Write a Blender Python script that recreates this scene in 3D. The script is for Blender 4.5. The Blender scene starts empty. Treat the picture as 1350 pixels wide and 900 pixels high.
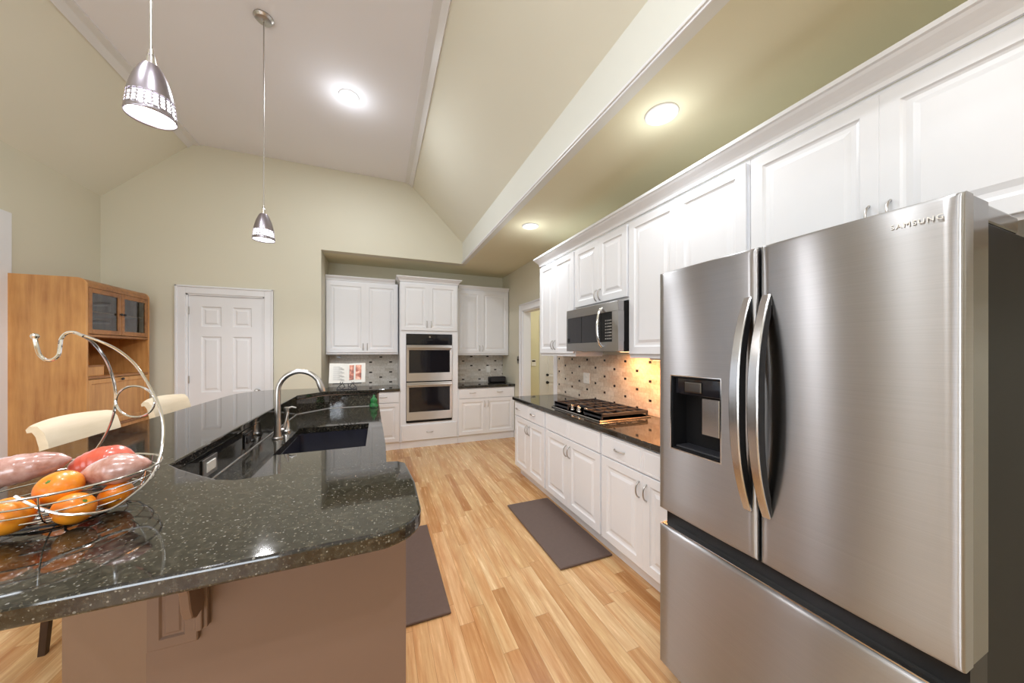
import bpy, bmesh, math, random
from mathutils import Vector, Matrix
random.seed(7)
PI = math.pi
S = bpy.context.scene
C = S.collection

# ------------------------------------------------------------------ camera
cam_d = bpy.data.cameras.new('camera')
cam = bpy.data.objects.new('camera', cam_d); C.objects.link(cam)
cam.location = (0, 0, 1.45)
cam.rotation_euler = (PI/2, 0, -math.atan(175/432))
cam_d.sensor_width = 36; cam_d.lens = 36*432/1350
cam_d.shift_y = 13/1350
cam_d.clip_start = .02
S.camera = cam

# ------------------------------------------------------------------ world, exposure
S.view_settings.view_transform = 'Standard'
S.view_settings.look = 'None'
S.view_settings.gamma = 1
S.view_settings.use_curve_mapping = False
S.view_settings.exposure = 0.78
S.cycles.use_denoising = True
S.cycles.max_bounces = 10
S.cycles.diffuse_bounces = 6
S.cycles.glossy_bounces = 5
S.cycles.sample_clamp_indirect = 6
S.cycles.caustics_reflective = False
S.cycles.caustics_refractive = False
w = bpy.data.worlds.new('sky'); S.world = w; w.use_nodes = True
w.node_tree.nodes['Background'].inputs[0].default_value = (.80, .88, 1, 1)
w.node_tree.nodes['Background'].inputs[1].default_value = 1.0

def area(name, loc, rot, sx, sy, power, col):
    d = bpy.data.lights.new(name, 'AREA'); d.shape = 'RECTANGLE'; d.size = sx; d.size_y = sy
    d.energy = power; d.color = col
    o = bpy.data.objects.new(name, d); C.objects.link(o); o.location = loc; o.rotation_euler = rot
    return o
# added area lamps standing in for daylight at two made-up windows out of view
area('daylight_left', (-2.75, -1.0, 1.5), (0, -PI/2, 0), 1.5, 1.6, 14, (.86, .93, 1))
area('daylight_rear', (-1.7, -2.9, 1.45), (PI/2+.45, 0, 0), 1.6, 1.7, 40, (.86, .93, 1))  # added lamp, tilted up to brighten the ceiling

# ------------------------------------------------------------------ node helpers
class NT:
    def __init__(s, name):
        s.m = bpy.data.materials.new(name); s.m.use_nodes = True
        s.t = s.m.node_tree; s.b = s.t.nodes['Principled BSDF']
        s.o = s.t.nodes.new('ShaderNodeTexCoord').outputs['Object']
    def n(s, kind, **kw):
        x = s.t.nodes.new('ShaderNode'+kind)
        for k, v in kw.items(): setattr(x, k, v)
        return x
    def l(s, a, b): s.t.links.new(a, b)
    def put(s, sock, v):
        if isinstance(v, bpy.types.NodeSocket): s.l(v, sock)
        elif v is not None: sock.default_value = v
    def M(s, op, a, b=None, c=None):
        x = s.n('Math', operation=op)
        s.put(x.inputs[0], a); s.put(x.inputs[1], b); s.put(x.inputs[2], c)
        return x.outputs[0]
    def geo(s): return s.n('NewGeometry').outputs['Position']
    def xyz(s, v):
        x = s.n('SeparateXYZ'); s.l(v, x.inputs[0]); return x.outputs
    def comb(s, a, b, c):
        x = s.n('CombineXYZ'); s.put(x.inputs[0], a); s.put(x.inputs[1], b); s.put(x.inputs[2], c); return x.outputs[0]
    def map(s, v, sc, loc=(0, 0, 0)):
        x = s.n('Mapping'); s.l(v, x.inputs[0]); x.inputs['Scale'].default_value = sc; x.inputs['Location'].default_value = loc
        return x.outputs[0]
    def noise(s, v, scale, detail=3, rough=.5, out='Fac'):
        x = s.n('TexNoise'); s.l(v, x.inputs['Vector']); x.inputs['Scale'].default_value = scale
        x.inputs['Detail'].default_value = detail; x.inputs['Roughness'].default_value = rough
        return x.outputs[out]
    def ramp(s, f, stops, mode='LINEAR'):
        x = s.n('ValToRGB'); s.l(f, x.inputs[0]); r = x.color_ramp; r.interpolation = mode
        while len(r.elements) < len(stops): r.elements.new(.5)
        for e, (p, c) in zip(r.elements, stops):
            e.position = p; e.color = (*c, 1) if len(c) == 3 else c
        return x.outputs[0]
    def mix(s, f, a, b, mode='MIX'):
        x = s.n('Mix', data_type='RGBA', blend_type=mode)
        s.put(x.inputs[0], f)
        for k, v in ((6, a), (7, b)):
            if isinstance(v, tuple): v = (*v, 1)[:4]
            s.put(x.inputs[k], v)
        return x.outputs[2]
    def bump(s, h, strength=.2, dist=.01):
        x = s.n('Bump'); s.l(h, x.inputs['Height']); x.inputs['Strength'].default_value = strength
        x.inputs['Distance'].default_value = dist; s.l(x.outputs[0], s.b.inputs['Normal'])
    def set(s, **kw):
        for k, v in kw.items():
            k = {'col': 'Base Color', 'rough': 'Roughness', 'metal': 'Metallic', 'spec': 'Specular IOR Level',
                 'emit': 'Emission Color', 'estr': 'Emission Strength', 'trans': 'Transmission Weight', 'ior': 'IOR',
                 'coat': 'Coat Weight', 'crough': 'Coat Roughness', 'alpha': 'Alpha', 'aniso': 'Anisotropic', 'tan': 'Tangent'}[k]
            if isinstance(v, tuple) and len(v) == 3 and k != 'Tangent': v = (*v, 1)
            s.put(s.b.inputs[k], v)
        return s.m

def lin(r, g, b):
    f = lambda c: ((c/255+.055)/1.055)**2.4 if c > 10 else c/255/12.92
    return (f(r), f(g), f(b))

def plain(name, col, rough=.5, metal=0, var=.03, scale=6, **kw):
    t = NT(name)
    nz = t.noise(t.o, scale, 4)
    c = t.ramp(nz, [(.3, tuple(x*(1-var) for x in col)), (.7, tuple(min(1, x*(1+var)) for x in col))])
    return t.set(col=c, rough=rough, metal=metal, **kw)

def paint(name, col, rough=.6):
    t = NT(name); p = t.geo()
    nz = t.noise(p, 1.3, 2)
    c = t.ramp(nz, [(.3, tuple(x*.985 for x in col)), (.7, tuple(x*1.01 for x in col))])
    t.bump(t.noise(p, 260, 2), .06, .002)
    return t.set(col=c, rough=rough)

M = {}
M['wall'] = paint('wall_paint', lin(212, 208, 190), .55)
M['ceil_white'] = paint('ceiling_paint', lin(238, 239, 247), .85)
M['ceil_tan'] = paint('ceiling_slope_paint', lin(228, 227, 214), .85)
M['fascia'] = paint('fascia_paint', lin(220, 221, 214), .7)
M['soffit'] = paint('soffit_paint', lin(222, 216, 186), .85)
M['trim'] = plain('trim_white', lin(228, 229, 233), .35, var=.01)
M['cab'] = plain('cabinet_white', lin(228, 229, 233), .3, var=.008)
M['yellow'] = paint('hall_paint', lin(226, 222, 190), .6)
M['black'] = plain('black_plastic', (.008, .008, .009), .4, spec=.25)
M['blackgloss'] = plain('black_glass', (.012, .011, .014), .06, var=.01)
M['darkmetal'] = plain('fridge_side', (.010, .0095, .0095), .45, var=.05, spec=.08)
M['chrome'] = plain('chrome', (.75, .74, .73), .12, 1, var=.01)
M['nickel'] = plain('satin_nickel', (.50, .48, .46), .3, 1, var=.02)
M['shade'] = plain('pendant_nickel', (.36, .33, .37), .3, 1, var=.02)
M['iron'] = plain('cast_iron', (.022, .022, .026), .45, var=.15, scale=60)
M['mat'] = plain('rubber_mat', lin(98, 82, 76), .55, var=.05, scale=40)
M['taupe'] = plain('island_paint', lin(124, 100, 86), .5, var=.02, scale=3)
M['darkwood'] = plain('dark_wood', (.045, .022, .012), .4, var=.2, scale=20)
M['sink'] = plain('sink_composite', (.018, .018, .028), .28, var=.1, scale=90)
M['paper'] = plain('paper', (.62, .61, .57), .7, var=.01)
M['plate'] = plain('switch_plate', (.83, .82, .78), .35, var=.01)

def steel(name, col=(.43, .425, .43), rough=.36, aniso=1.0, tan=(0, 0, 1), brush=(1, 1, 260)):
    t = NT(name); p = t.geo()
    v = t.map(p, brush)
    nz = t.noise(v, 3.0, 3, .6)
    c = t.ramp(nz, [(.25, tuple(x*.93 for x in col)), (.75, tuple(min(1, x*1.05) for x in col))])
    big = t.noise(p, 1.2, 2)
    r = t.M('MULTIPLY_ADD', nz, .06, rough-.03)
    tv = t.n('CombineXYZ'); tv.inputs[0].default_value, tv.inputs[1].default_value, tv.inputs[2].default_value = tan
    return t.set(col=c, rough=r, metal=1., aniso=aniso, tan=tv.outputs[0])
M['steel'] = steel('brushed_steel')
M['steelx'] = steel('brushed_steel_oven', col=(.60, .58, .575), tan=(0, 0, 1))
M['steelh'] = steel('brushed_steel_handle', col=(.52, .51, .50), rough=.22, aniso=.5, brush=(200, 200, 2))

def oak_floor():
    t = NT('oak_floor'); p = t.geo(); x, y, z = t.xyz(p)
    w_ = .079
    u = t.M('DIVIDE', x, w_); i = t.M('FLOOR', u); fu = t.M('FRACT', u)
    wn = t.n('TexWhiteNoise', noise_dimensions='1D'); t.l(i, wn.inputs['W'])
    v = t.M('DIVIDE', t.M('ADD', y, t.M('MULTIPLY', wn.outputs['Value'], 7.3)), .95)
    j = t.M('FLOOR', v); fv = t.M('FRACT', v)
    w2 = t.n('TexWhiteNoise', noise_dimensions='2D'); t.l(t.comb(i, j, 0), w2.inputs['Vector'])
    tone = t.ramp(w2.outputs['Value'], [(0, lin(190, 144, 96)), (.12, lin(206, 164, 114)), (.3, lin(217, 180, 130)), (.6, lin(224, 190, 142)), (.85, lin(230, 199, 154)), (1, lin(211, 170, 120))])
    sh = t.comb(x, t.M('MULTIPLY', w2.outputs['Value'], 31.), 0)
    gp = t.n('VectorMath', operation='ADD'); t.l(t.map(p, (22, 1.6, 1)), gp.inputs[0]); t.l(t.comb(0, t.M('MULTIPLY', w2.outputs['Value'], 40.), 0), gp.inputs[1])
    g = t.noise(gp.outputs[0], 2.2, 6, .62)
    g2 = t.noise(gp.outputs[0], .7, 3, .5)
    c = t.mix(t.ramp(g, [(.38, (0, 0, 0)), (.62, (1, 1, 1))]), lin(196, 150, 104), (1., 1., 1.))
    c = t.mix(.42, tone, t.mix(1, tone, c, 'MULTIPLY'))
    c = t.mix(t.ramp(g2, [(.42, (0, 0, 0)), (.7, (.55, .55, .55))]), c, t.mix(1, c, lin(224, 182, 140), 'MULTIPLY'))
    e = t.M('MAXIMUM', t.M('LESS_THAN', fu, .022), t.M('LESS_THAN', fv, .0022))
    c = t.mix(t.M('MULTIPLY', e, .55), c, lin(120, 80, 45))
    t.bump(t.M('SUBTRACT', t.M('MULTIPLY', g, .15), e), .15, .003)
    return t.set(col=c, rough=t.M('MULTIPLY_ADD', g, .12, .2))
M['floor'] = oak_floor()

def granite():
    t = NT('black_granite'); p = t.geo()
    mott = t.noise(p, 75, 4, .62)
    base = t.ramp(mott, [(.36, (.003, .003, .003)), (.5, (.012, .011, .0085)), (.6, (.034, .030, .022)), (.72, (.055, .050, .038))])
    v = t.n('TexVoronoi', feature='F1'); t.l(p, v.inputs['Vector']); v.inputs['Scale'].default_value = 210; v.inputs['Randomness'].default_value = 1.
    sz = t.xyz(v.outputs['Color'])[0]
    thr = t.M('MULTIPLY', t.M('POWER', sz, 2.2), .5)
    fl = t.M('LESS_THAN', v.outputs['Distance'], thr)
    tint = t.ramp(t.xyz(v.outputs['Color'])[1], [(0, (.05, .045, .032)), (.5, (.12, .105, .075)), (.85, (.20, .19, .16)), (1, (.32, .31, .28))])
    c = t.mix(t.M('MULTIPLY', fl, .8), base, tint)
    n2 = t.noise(p, 420, 2)
    c = t.mix(t.ramp(n2, [(.5, (0, 0, 0)), (.75, (.4, .4, .4))]), c, (.06, .054, .042))
    return t.set(col=c, rough=t.M('MULTIPLY_ADD', mott, .05, .025), ior=1.7)
M['granite'] = granite()

def wood(name, c0, c1, axis=2, rough=.35):
    t = NT(name)
    sc = [14, 14, 14]; sc[axis] = 1.3
    v = t.map(t.o, tuple(sc))
    n1 = t.noise(v, 1.6, 5, .6)
    big = t.noise(t.o, 2.2, 3, .5)
    f = t.M('ADD', t.M('MULTIPLY', n1, .6), t.M('MULTIPLY', big, .5))
    c = t.ramp(f, [(.38, c0), (.5, tuple((a+b)/2 for a, b in zip(c0, c1))), (.68, c1)])
    return t.set(col=c, rough=rough)
M['hutch'] = wood('maple_veneer', lin(172, 114, 60), lin(214, 160, 98))
M['hutchd'] = wood('hutch_trim_wood', lin(120, 74, 36), lin(172, 118, 66), 1)
M['stool'] = wood('limed_wood', lin(208, 192, 164), lin(226, 212, 188), 1, .5)

def tiles(name, axis, cols, drop=0., aw=.10):
    t = NT(name); p = t.geo(); xyz = t.xyz(p); a = xyz[axis]; z = xyz[2]
    rh, tw = .0405, .13
    r = t.M('FLOOR', t.M('DIVIDE', z, rh)); fr = t.M('FRACT', t.M('DIVIDE', z, rh))
    odd = t.M('MODULO', r, 2.)
    u = t.M('ADD', t.M('DIVIDE', a, tw), t.M('MULTIPLY', r, .37)); i = t.M('FLOOR', u); fu = t.M('FRACT', u)
    w2 = t.n('TexWhiteNoise', noise_dimensions='2D'); t.l(t.comb(i, r, 0), w2.inputs['Vector'])
    base = t.ramp(w2.outputs['Value'], [(k/3, lin(*c)) for k, c in enumerate(cols)])
    nz = t.noise(p, 38, 5, .65)
    base = t.mix(.35, base, t.ramp(nz, [(.35, lin(164, 152, 138)), (.65, lin(232, 226, 218))]))
    gr = t.M('MAXIMUM', t.M('LESS_THAN', fr, .05), t.M('LESS_THAN', fu, .025))
    base = t.mix(t.M('MULTIPLY', gr, .6), base, lin(170, 164, 154))
    # dark glass accents, one in each stretch of .21 m, shifted row by row
    ua = t.M('FRACT', t.M('ADD', t.M('DIVIDE', a, .30), t.M('MULTIPLY', t.M('FLOOR', t.M('DIVIDE', r, 2.)), .5)))
    inx = t.M('LESS_THAN', ua, aw)
    ui = t.M('FLOOR', t.M('ADD', t.M('DIVIDE', a, .30), t.M('MULTIPLY', t.M('FLOOR', t.M('DIVIDE', r, 2.)), .5)))
    w3 = t.n('TexWhiteNoise', noise_dimensions='2D'); t.l(t.comb(ui, r, 5), w3.inputs['Vector'])
    inx = t.M('MULTIPLY', inx, t.M('GREATER_THAN', w3.outputs['Value'], drop))
    inz = t.M('MULTIPLY', t.M('GREATER_THAN', fr, .28), t.M('LESS_THAN', fr, .82))
    acc = t.M('MULTIPLY', inx, inz)
    acc = t.M('MULTIPLY', acc, t.M('GREATER_THAN', odd, .5)) 
    c = t.mix(acc, base, (.022, .016, .016))
    t.bump(t.M('ADD', t.M('SUBTRACT', nz, gr), acc), .25, .003)
    return t.set(col=c, rough=t.M('SUBTRACT', .42, t.M('MULTIPLY', acc, .25)))
M['tile_back'] = tiles('stone_tile_back', 0, ((188, 184, 176), (206, 204, 198), (222, 221, 218), (196, 188, 176)), .35, .15)
M['tile_right'] = tiles('stone_tile_right', 1, ((186, 166, 144), (206, 190, 168), (222, 210, 192), (196, 170, 146)))

def glass(name, tint=(1, 1, 1), rough=.0, alpha=None):
    t = NT(name); nz = t.noise(t.o, 4, 2)
    return t.set(col=tint, rough=t.M('MULTIPLY', nz, .02), trans=1., ior=1.45)
M['glass'] = glass('clear_glass')
M['green_glass'] = plain('green_glass', (.02, .20, .05), .08, var=.4, scale=40, trans=.35)

def emit(name, col, s):
    t = NT(name); nz = t.noise(t.o, 3, 1)
    c = t.ramp(nz, [(0, tuple(x*.98 for x in col)), (1, col)])
    return t.set(col=(.9, .9, .9), emit=c, estr=s)
M['lamp'] = emit('lamp_diffuser', (1, .98, .95), 6)
M['lamp_p'] = emit('pendant_bulb_glow', (.97, .96, 1), 5)

def fruit_mat(name, c0, c1, scale, rough, coat=.0, bump=0, c2=None):
    t = NT(name)
    nz = t.noise(t.o, scale, 4, .6)
    st = [(.35, c0), (.62, c1)] + ([(.8, c2)] if c2 else [])
    c = t.ramp(nz, st)
    if bump: t.bump(t.noise(t.o, bump, 2), .3, .001)
    return t.set(col=c, rough=rough, coat=coat, crough=.15)
M['orange'] = fruit_mat('orange_peel', lin(226, 112, 18), lin(246, 158, 38), 14, .32, .3, 420)
M['yam'] = fruit_mat('sweet_potato_skin', lin(168, 118, 104), lin(212, 178, 172), 22, .26, .7, 60, lin(226, 204, 200))
M['yam2'] = fruit_mat('red_potato_skin', lin(200, 82, 58), lin(216, 110, 92), 18, .28, .5, 50, lin(222, 150, 146))
M['calyx'] = plain('green_stem', lin(86, 120, 40), .6, var=.2, scale=200)

# ------------------------------------------------------------------ mesh helpers
class MB:
    def __init__(s): s.b = bmesh.new()
    def box(s, x0, x1, y0, y1, z0, z1, bev=0):
        t = bmesh.new()
        vs = [t.verts.new((x, y, z)) for x in (min(x0,x1), max(x0,x1)) for y in (min(y0,y1), max(y0,y1)) for z in (min(z0,z1), max(z0,z1))]
        for f in ((0,1,3,2), (4,6,7,5), (0,4,5,1), (2,3,7,6), (0,2,6,4), (1,5,7,3)): t.faces.new([vs[k] for k in f])
        if bev: bmesh.ops.bevel(t, geom=t.edges[:], offset=bev, segments=2, profile=.5, affect='EDGES')
        s.join(t); return s
    def join(s, t, mat=None):
        if mat is not None: bmesh.ops.transform(t, matrix=mat, verts=t.verts)
        me = bpy.data.meshes.new('tmp'); t.to_mesh(me); t.free(); s.b.from_mesh(me); bpy.data.meshes.remove(me)
    def poly(s, pts):
        s.b.faces.new([s.b.verts.new(p) for p in pts]); return s
    def prism(s, pts, a, b, axis='z', bev=0, seg=3, lower=True):
        f = {'z': lambda p, h: (p[0], p[1], h), 'x': lambda p, h: (h, p[0], p[1]), 'y': lambda p, h: (p[0], h, p[1])}[axis]
        t = bmesh.new()
        A = [t.verts.new(f(p, a)) for p in pts]; B = [t.verts.new(f(p, b)) for p in pts]; n = len(pts)
        t.faces.new(A[::-1]); top = t.faces.new(B)
        for k in range(n): t.faces.new([A[k], A[(k+1) % n], B[(k+1) % n], B[k]])
        bmesh.ops.recalc_face_normals(t, faces=t.faces[:])
        if bev:
            es = [e for e in t.edges if (e.verts[0] in B and e.verts[1] in B) or (lower and e.verts[0] in A and e.verts[1] in A)]
            bmesh.ops.bevel(t, geom=es, offset=bev, segments=seg, profile=.5, affect='EDGES')
        s.join(t); return s
    def tube(s, pts, r, n=10, closed=False):
        P = [Vector(p) for p in pts]; R = r if isinstance(r, (list, tuple)) else [r]*len(P)
        N = len(P); prev = None; rings = []
        for k in range(N):
            if closed: T = (P[(k+1) % N]-P[k-1]).normalized()
            else: T = (P[min(k+1, N-1)]-P[max(k-1, 0)]).normalized()
            if prev is None:
                U = T.orthogonal().normalized()
            else: U = (prev - T*prev.dot(T)).normalized()
            prev = U; V = T.cross(U)
            rings.append([s.b.verts.new(P[k]+(U*math.cos(2*PI*q/n)+V*math.sin(2*PI*q/n))*R[k]) for q in range(n)])
        for k in range(N if closed else N-1):
            a, b2 = rings[k], rings[(k+1) % N]
            off = 0
            if closed and k == N-1:
                off = min(range(n), key=lambda o: (a[0].co-b2[o].co).length)
            for q in range(n): s.b.faces.new([a[q], a[(q+1) % n], b2[(q+1+off) % n], b2[(q+off) % n]])
        if not closed:
            s.b.faces.new(rings[0][::-1]); s.b.faces.new(rings[-1])
        return s
    def lathe(s, prof, cx=0, cy=0, n=32, mat=None, skip=None):
        t = bmesh.new(); rings = []
        for r, z in prof:
            if r < 1e-5: rings.append([t.verts.new((cx, cy, z))])
            else: rings.append([t.verts.new((cx+r*math.cos(2*PI*q/n), cy+r*math.sin(2*PI*q/n), z)) for q in range(n)])
        for k in range(len(rings)-1):
            a, b2 = rings[k], rings[k+1]
            for q in range(n):
                if skip and skip(k, q): continue
                q2 = (q+1) % n
                if len(a) == 1 and len(b2) == 1: continue
                if len(a) == 1: t.faces.new([a[0], b2[q2], b2[q]])
                elif len(b2) == 1: t.faces.new([a[q], a[q2], b2[0]])
                else: t.faces.new([a[q], a[q2], b2[q2], b2[q]])
        s.join(t, mat); return s
    def cyl(s, p0, p1, r, n=20):
        return s.tube([p0, p1], r, n)
    def build(s, name, mat, parent=None, smooth=False, label=None, angle=.6, loc=None):
        bmesh.ops.recalc_face_normals(s.b, faces=s.b.faces[:])
        me = bpy.data.meshes.new(name); s.b.to_mesh(me); s.b.free()
        o = bpy.data.objects.new(name, me); C.objects.link(o)
        me.materials.append(M[mat] if isinstance(mat, str) else mat)
        if smooth:
            for p in me.polygons: p.use_smooth = True
            try: me.set_sharp_from_angle(angle=angle)
            except Exception: pass
        if parent: o.parent = parent
        if label: o['label'] = label
        if loc: o.location = loc
        return o

def thing(name, label, cat, loc=(0, 0, 0), rz=0, group=None):
    o = bpy.data.objects.new(name, None); C.objects.link(o); o.location = loc; o.rotation_euler = (0, 0, rz)
    o.empty_display_size = .1
    o['label'] = label; o['category'] = cat
    if group: o['group'] = group
    return o
def tag(o, label, cat, group=None):
    o['label'] = label; o['category'] = cat
    if group: o['group'] = group
    return o
def struct(o, label=None):
    o['kind'] = 'structure'
    if label: o['label'] = label
    return o

def leaf(mb, w, h, t, xs, zs, y=0, rail=None, prof=((.006, .006), (.014, .009), (.030, .009), (.050, .002)), ox=0, oz=0):
    """door leaf in the xz plane, front at y-t, back at y; xs/zs = panel intervals"""
    b = bmesh.new()
    X = sorted({0, w, *[v for p in xs for v in p]}); Z = sorted({0, h, *[v for p in zs for v in p]})
    yf = y-t
    V = {}
    def vt(x, z, d=0):
        k = (round(x, 5), round(z, 5), round(d, 5))
        if k not in V: V[k] = b.verts.new((x+ox, yf+d, z+oz))
        return V[k]
    for a in range(len(X)-1):
        for c in range(len(Z)-1):
            x0, x1, z0, z1 = X[a], X[a+1], Z[c], Z[c+1]
            if any(abs(x0-p[0]) < 1e-6 and abs(x1-p[1]) < 1e-6 for p in xs) and any(abs(z0-p[0]) < 1e-6 and abs(z1-p[1]) < 1e-6 for p in zs):
                prev = [(x0, z0), (x1, z0), (x1, z1), (x0, z1)]; pd = 0
                for off, d in prof:
                    cur = [(x0+off, z0+off), (x1-off, z0+off), (x1-off, z1-off), (x0+off, z1-off)]
                    for k in range(4):
                        k2 = (k+1) % 4
                        b.faces.new([vt(*prev[k], pd), vt(*prev[k2], pd), vt(*cur[k2], d), vt(*cur[k], d)])
                    prev = cur; pd = d
                b.faces.new([vt(*q, pd) for q in prev])
            else:
                b.faces.new([vt(x0, z0), vt(x1, z0), vt(x1, z1), vt(x0, z1)])
    # small rounded lip and sides
    c = .0025
    bk = [b.verts.new((x+ox, y, z+oz)) for x, z in ((0, 0), (w, 0), (w, h), (0, h))]
    outer = []
    outer += [(x, 0) for x in X] + [(w, z) for z in Z[1:]] + [(x, h) for x in reversed(X[:-1])] + [(0, z) for z in reversed(Z[1:-1])]
    side = [b.verts.new((min(max(x, -c), w+c)+(c if x == w else -c if x == 0 else 0)+ox, yf+c, min(max(z, 0), h)+(c if z == h else -c if z == 0 else 0)+oz)) for x, z in outer]
    sb = [b.verts.new((v.co.x, y, v.co.z)) for v in side]
    n = len(outer)
    for k in range(n):
        k2 = (k+1) % n
        b.faces.new([vt(*outer[k]), vt(*outer[k2]), side[k2], side[k]])
        b.faces.new([side[k], side[k2], sb[k2], sb[k]])
    b.faces.new(sb)
    for v in bk: b.verts.remove(v)
    mb.join(b)
    return mb

def bow(mb, cx, cz, y, L=.10, vert=True, out=.028, r=.0045):
    pts = []
    for k in range(11):
        u = -1+2*k/10
        d = out*(1-u*u)**.6 if abs(u) < 1 else 0
        pts.append((cx, y-d, cz+u*L/2) if vert else (cx+u*L/2, y-d, cz))
    return mb.tube(pts, r, 8)

def cabinet(label, origin, rz, w, d, h, fronts, cat='cabinet', name='base_cabinet', toe=.1, group=None, mat='cab', toe_depth=.06, top_open=False, hole=None):
    root = thing(name, label, cat, origin, rz, group)
    m = MB()
    if hole:
        hx0, hx1, hz0, hz1 = hole
        m.box(0, hx0, 0, d, toe, h); m.box(hx1, w, 0, d, toe, h); m.box(hx0, hx1, 0, d, toe, hz0); m.box(hx0, hx1, 0, d, hz1, h)
        m.box(hx0, hx1, d-.02, d, hz0, hz1)
    else: m.box(0, w, 0, d, toe, h, .001)
    m.build('carcass', mat, root)
    if toe: MB().box(.0, w, toe_depth, d, 0, toe).build('toe_kick', mat, root)
    for kind, x0, x1, z0, z1, hd in fronts:
        ww, hh = x1-x0-.003, z1-z0-.003
        mb = MB()
        if kind == 'drawer':
            leaf(mb, ww, hh, .02, [(.012, ww-.012)], [(.012, hh-.012)], ox=x0+.0015, oz=z0+.0015, prof=((.003, .002), (.006, -.0005)))
        else:
            r = .052 if ww > .25 else .042
            leaf(mb, ww, hh, .02, [(r, ww-r)], [(r, hh-r)], ox=x0+.0015, oz=z0+.0015)
        fo = mb.build('drawer' if kind == 'drawer' else 'door', mat, root)
        if hd:
            hx, hz, vert = hd
            bow(MB(), hx, hz, -.02, vert=vert).build('handle', 'nickel', fo, True)
    return root

# ================================================================== ROOM
XL, XR, YB, YD, YR = -2.83, 2.12, 5.70, 5.02, -3.0
ZS = 2.81; XF = 1.20
prof = [(XL, 3.154), (-2.05, 3.91), (.413, 3.915), (XF, 3.14)]
struct(MB().box(XL-.3, 4.6, YR-.3, 6.6, -.1, 0).build('floor', 'floor'), 'light oak strip floor')
# ceilings
m = MB(); m.prism([(prof[0][0]-.1, prof[0][1]-.1), (prof[1][0], prof[1][1]), (prof[1][0], 4.05), (prof[0][0]-.1, 4.05)], YR, YD, 'y')
struct(m.build('ceiling', 'ceil_tan'), 'sloping left side of the vaulted ceiling')
m = MB().box(prof[1][0], prof[2][0], YR, YD, 3.912, 4.05); struct(m.build('ceiling', 'ceil_white'), 'flat top of the vaulted ceiling')
m = MB(); m.prism([prof[2], (XF, 3.14), (XF+.06, 3.14), (XF+.06, 4.05), (prof[2][0], 4.05)], YR, YD, 'y')
struct(m.build('ceiling', 'ceil_tan'), 'sloping right side of the vaulted ceiling')
# fascia and soffit
struct(MB().box(XF, XF+.06, YR, YD, ZS, 3.145).build('wall_fascia', 'fascia'), 'vertical fascia beside the soffit')
m = MB().box(XF+.06, XR+.12, YR, YD, ZS, 3.2); m.box(-.78, XR+.12, YD+.12, YB+.1, ZS, 3.2); m.box(XF+.06, XR+.12, YD, YD+.12, ZS, 3.2)
struct(m.build('ceiling', 'soffit'), 'flat lower ceiling above the cabinets')
# crease mouldings
m = MB()
m.prism([(-2.10, 3.862), (-2.05, 3.911), (-1.985, 3.913), (-1.985, 3.900), (-2.045, 3.898), (-2.09, 3.852)], YR, YD, 'y'); struct(m.build('trim_1', 'trim'))
m = MB(); m.prism([(.35, 3.914), (.413, 3.915), (.462, 3.868), (.452, 3.858), (.408, 3.900), (.35, 3.900)], YR, YD, 'y'); struct(m.build('trim_2', 'trim'))
m = MB().box(XF-.014, XF, YR, YD-.001, ZS+.012, ZS+.03, .004).box(XF-.006, XF, YR, YD-.001, ZS, ZS+.012); struct(m.build('trim_3', 'trim'))
# back wall: door wall + header + alcove
m = MB()
hole_x0, hole_x1, hz = -2.11, -1.345, 2.135
m.prism([(XL-.1, 0), (hole_x0, 0), (hole_x0, 4.0), (XL-.1, 4.0)], YD, YD+.12, 'y')
m.prism([(hole_x0, hz), (hole_x1, hz), (hole_x1, 4.0), (hole_x0, 4.0)], YD, YD+.12, 'y')
m.prism([(hole_x1, 0), (-.72, 0), (-.72, 4.0), (hole_x1, 4.0)], YD, YD+.12, 'y')
m.prism([(-.72, ZS), (XF+.06, ZS), (XF+.06, 4.0), (-.72, 4.0)], YD, YD+.12, 'y')
struct(m.build('wall_back', 'wall'), 'sage beige wall with the pantry door')
struct(MB().box(-.84, XR+.12, YB, YB+.1, 0, ZS).build('wall_alcove', 'wall'), 'rear wall of the cabinet alcove')
struct(MB().box(-.84, -.72, YD+.12, YB, 0, ZS).build('wall_alcove_side', 'wall'))
# right wall with doorway
DY0, DY1, DZ = 3.756, 4.76, 2.09
m = MB().box(XR, XR+.12, YR, DY0, 0, ZS).box(XR, XR+.12, DY1, YB, 0, ZS).box(XR, XR+.12, DY0, DY1, DZ, ZS)
struct(m.build('wall_right', 'wall'))
# left wall with patio door and added window
m = MB()
L0, L1, LT = 2.95, 3.955, 2.49
m.box(XL-.12, XL, YR, -1.8, 0, 3.3).box(XL-.12, XL, -1.8, -.2, 0, .6).box(XL-.12, XL, -1.8, -.2, 2.4, 3.3)
m.box(XL-.12, XL, -.2, L0, 0, 3.3).box(XL-.12, XL, L0, L1, LT, 3.3).box(XL-.12, XL, L1, YD, 0, 3.3)
struct(m.build('wall_left', 'wall'))
# rear wall with added window
m = MB().box(XL-.12, XR+.12, YR-.12, YR, 0, .6).box(XL-.12, XR+.12, YR-.12, YR, 2.3, 4.0).box(XL-.12, -2.5, YR-.12, YR, .6, 2.3).box(-.9, XR+.12, YR-.12, YR, .6, 2.3)
struct(m.build('wall_rear', 'wall'))

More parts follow.
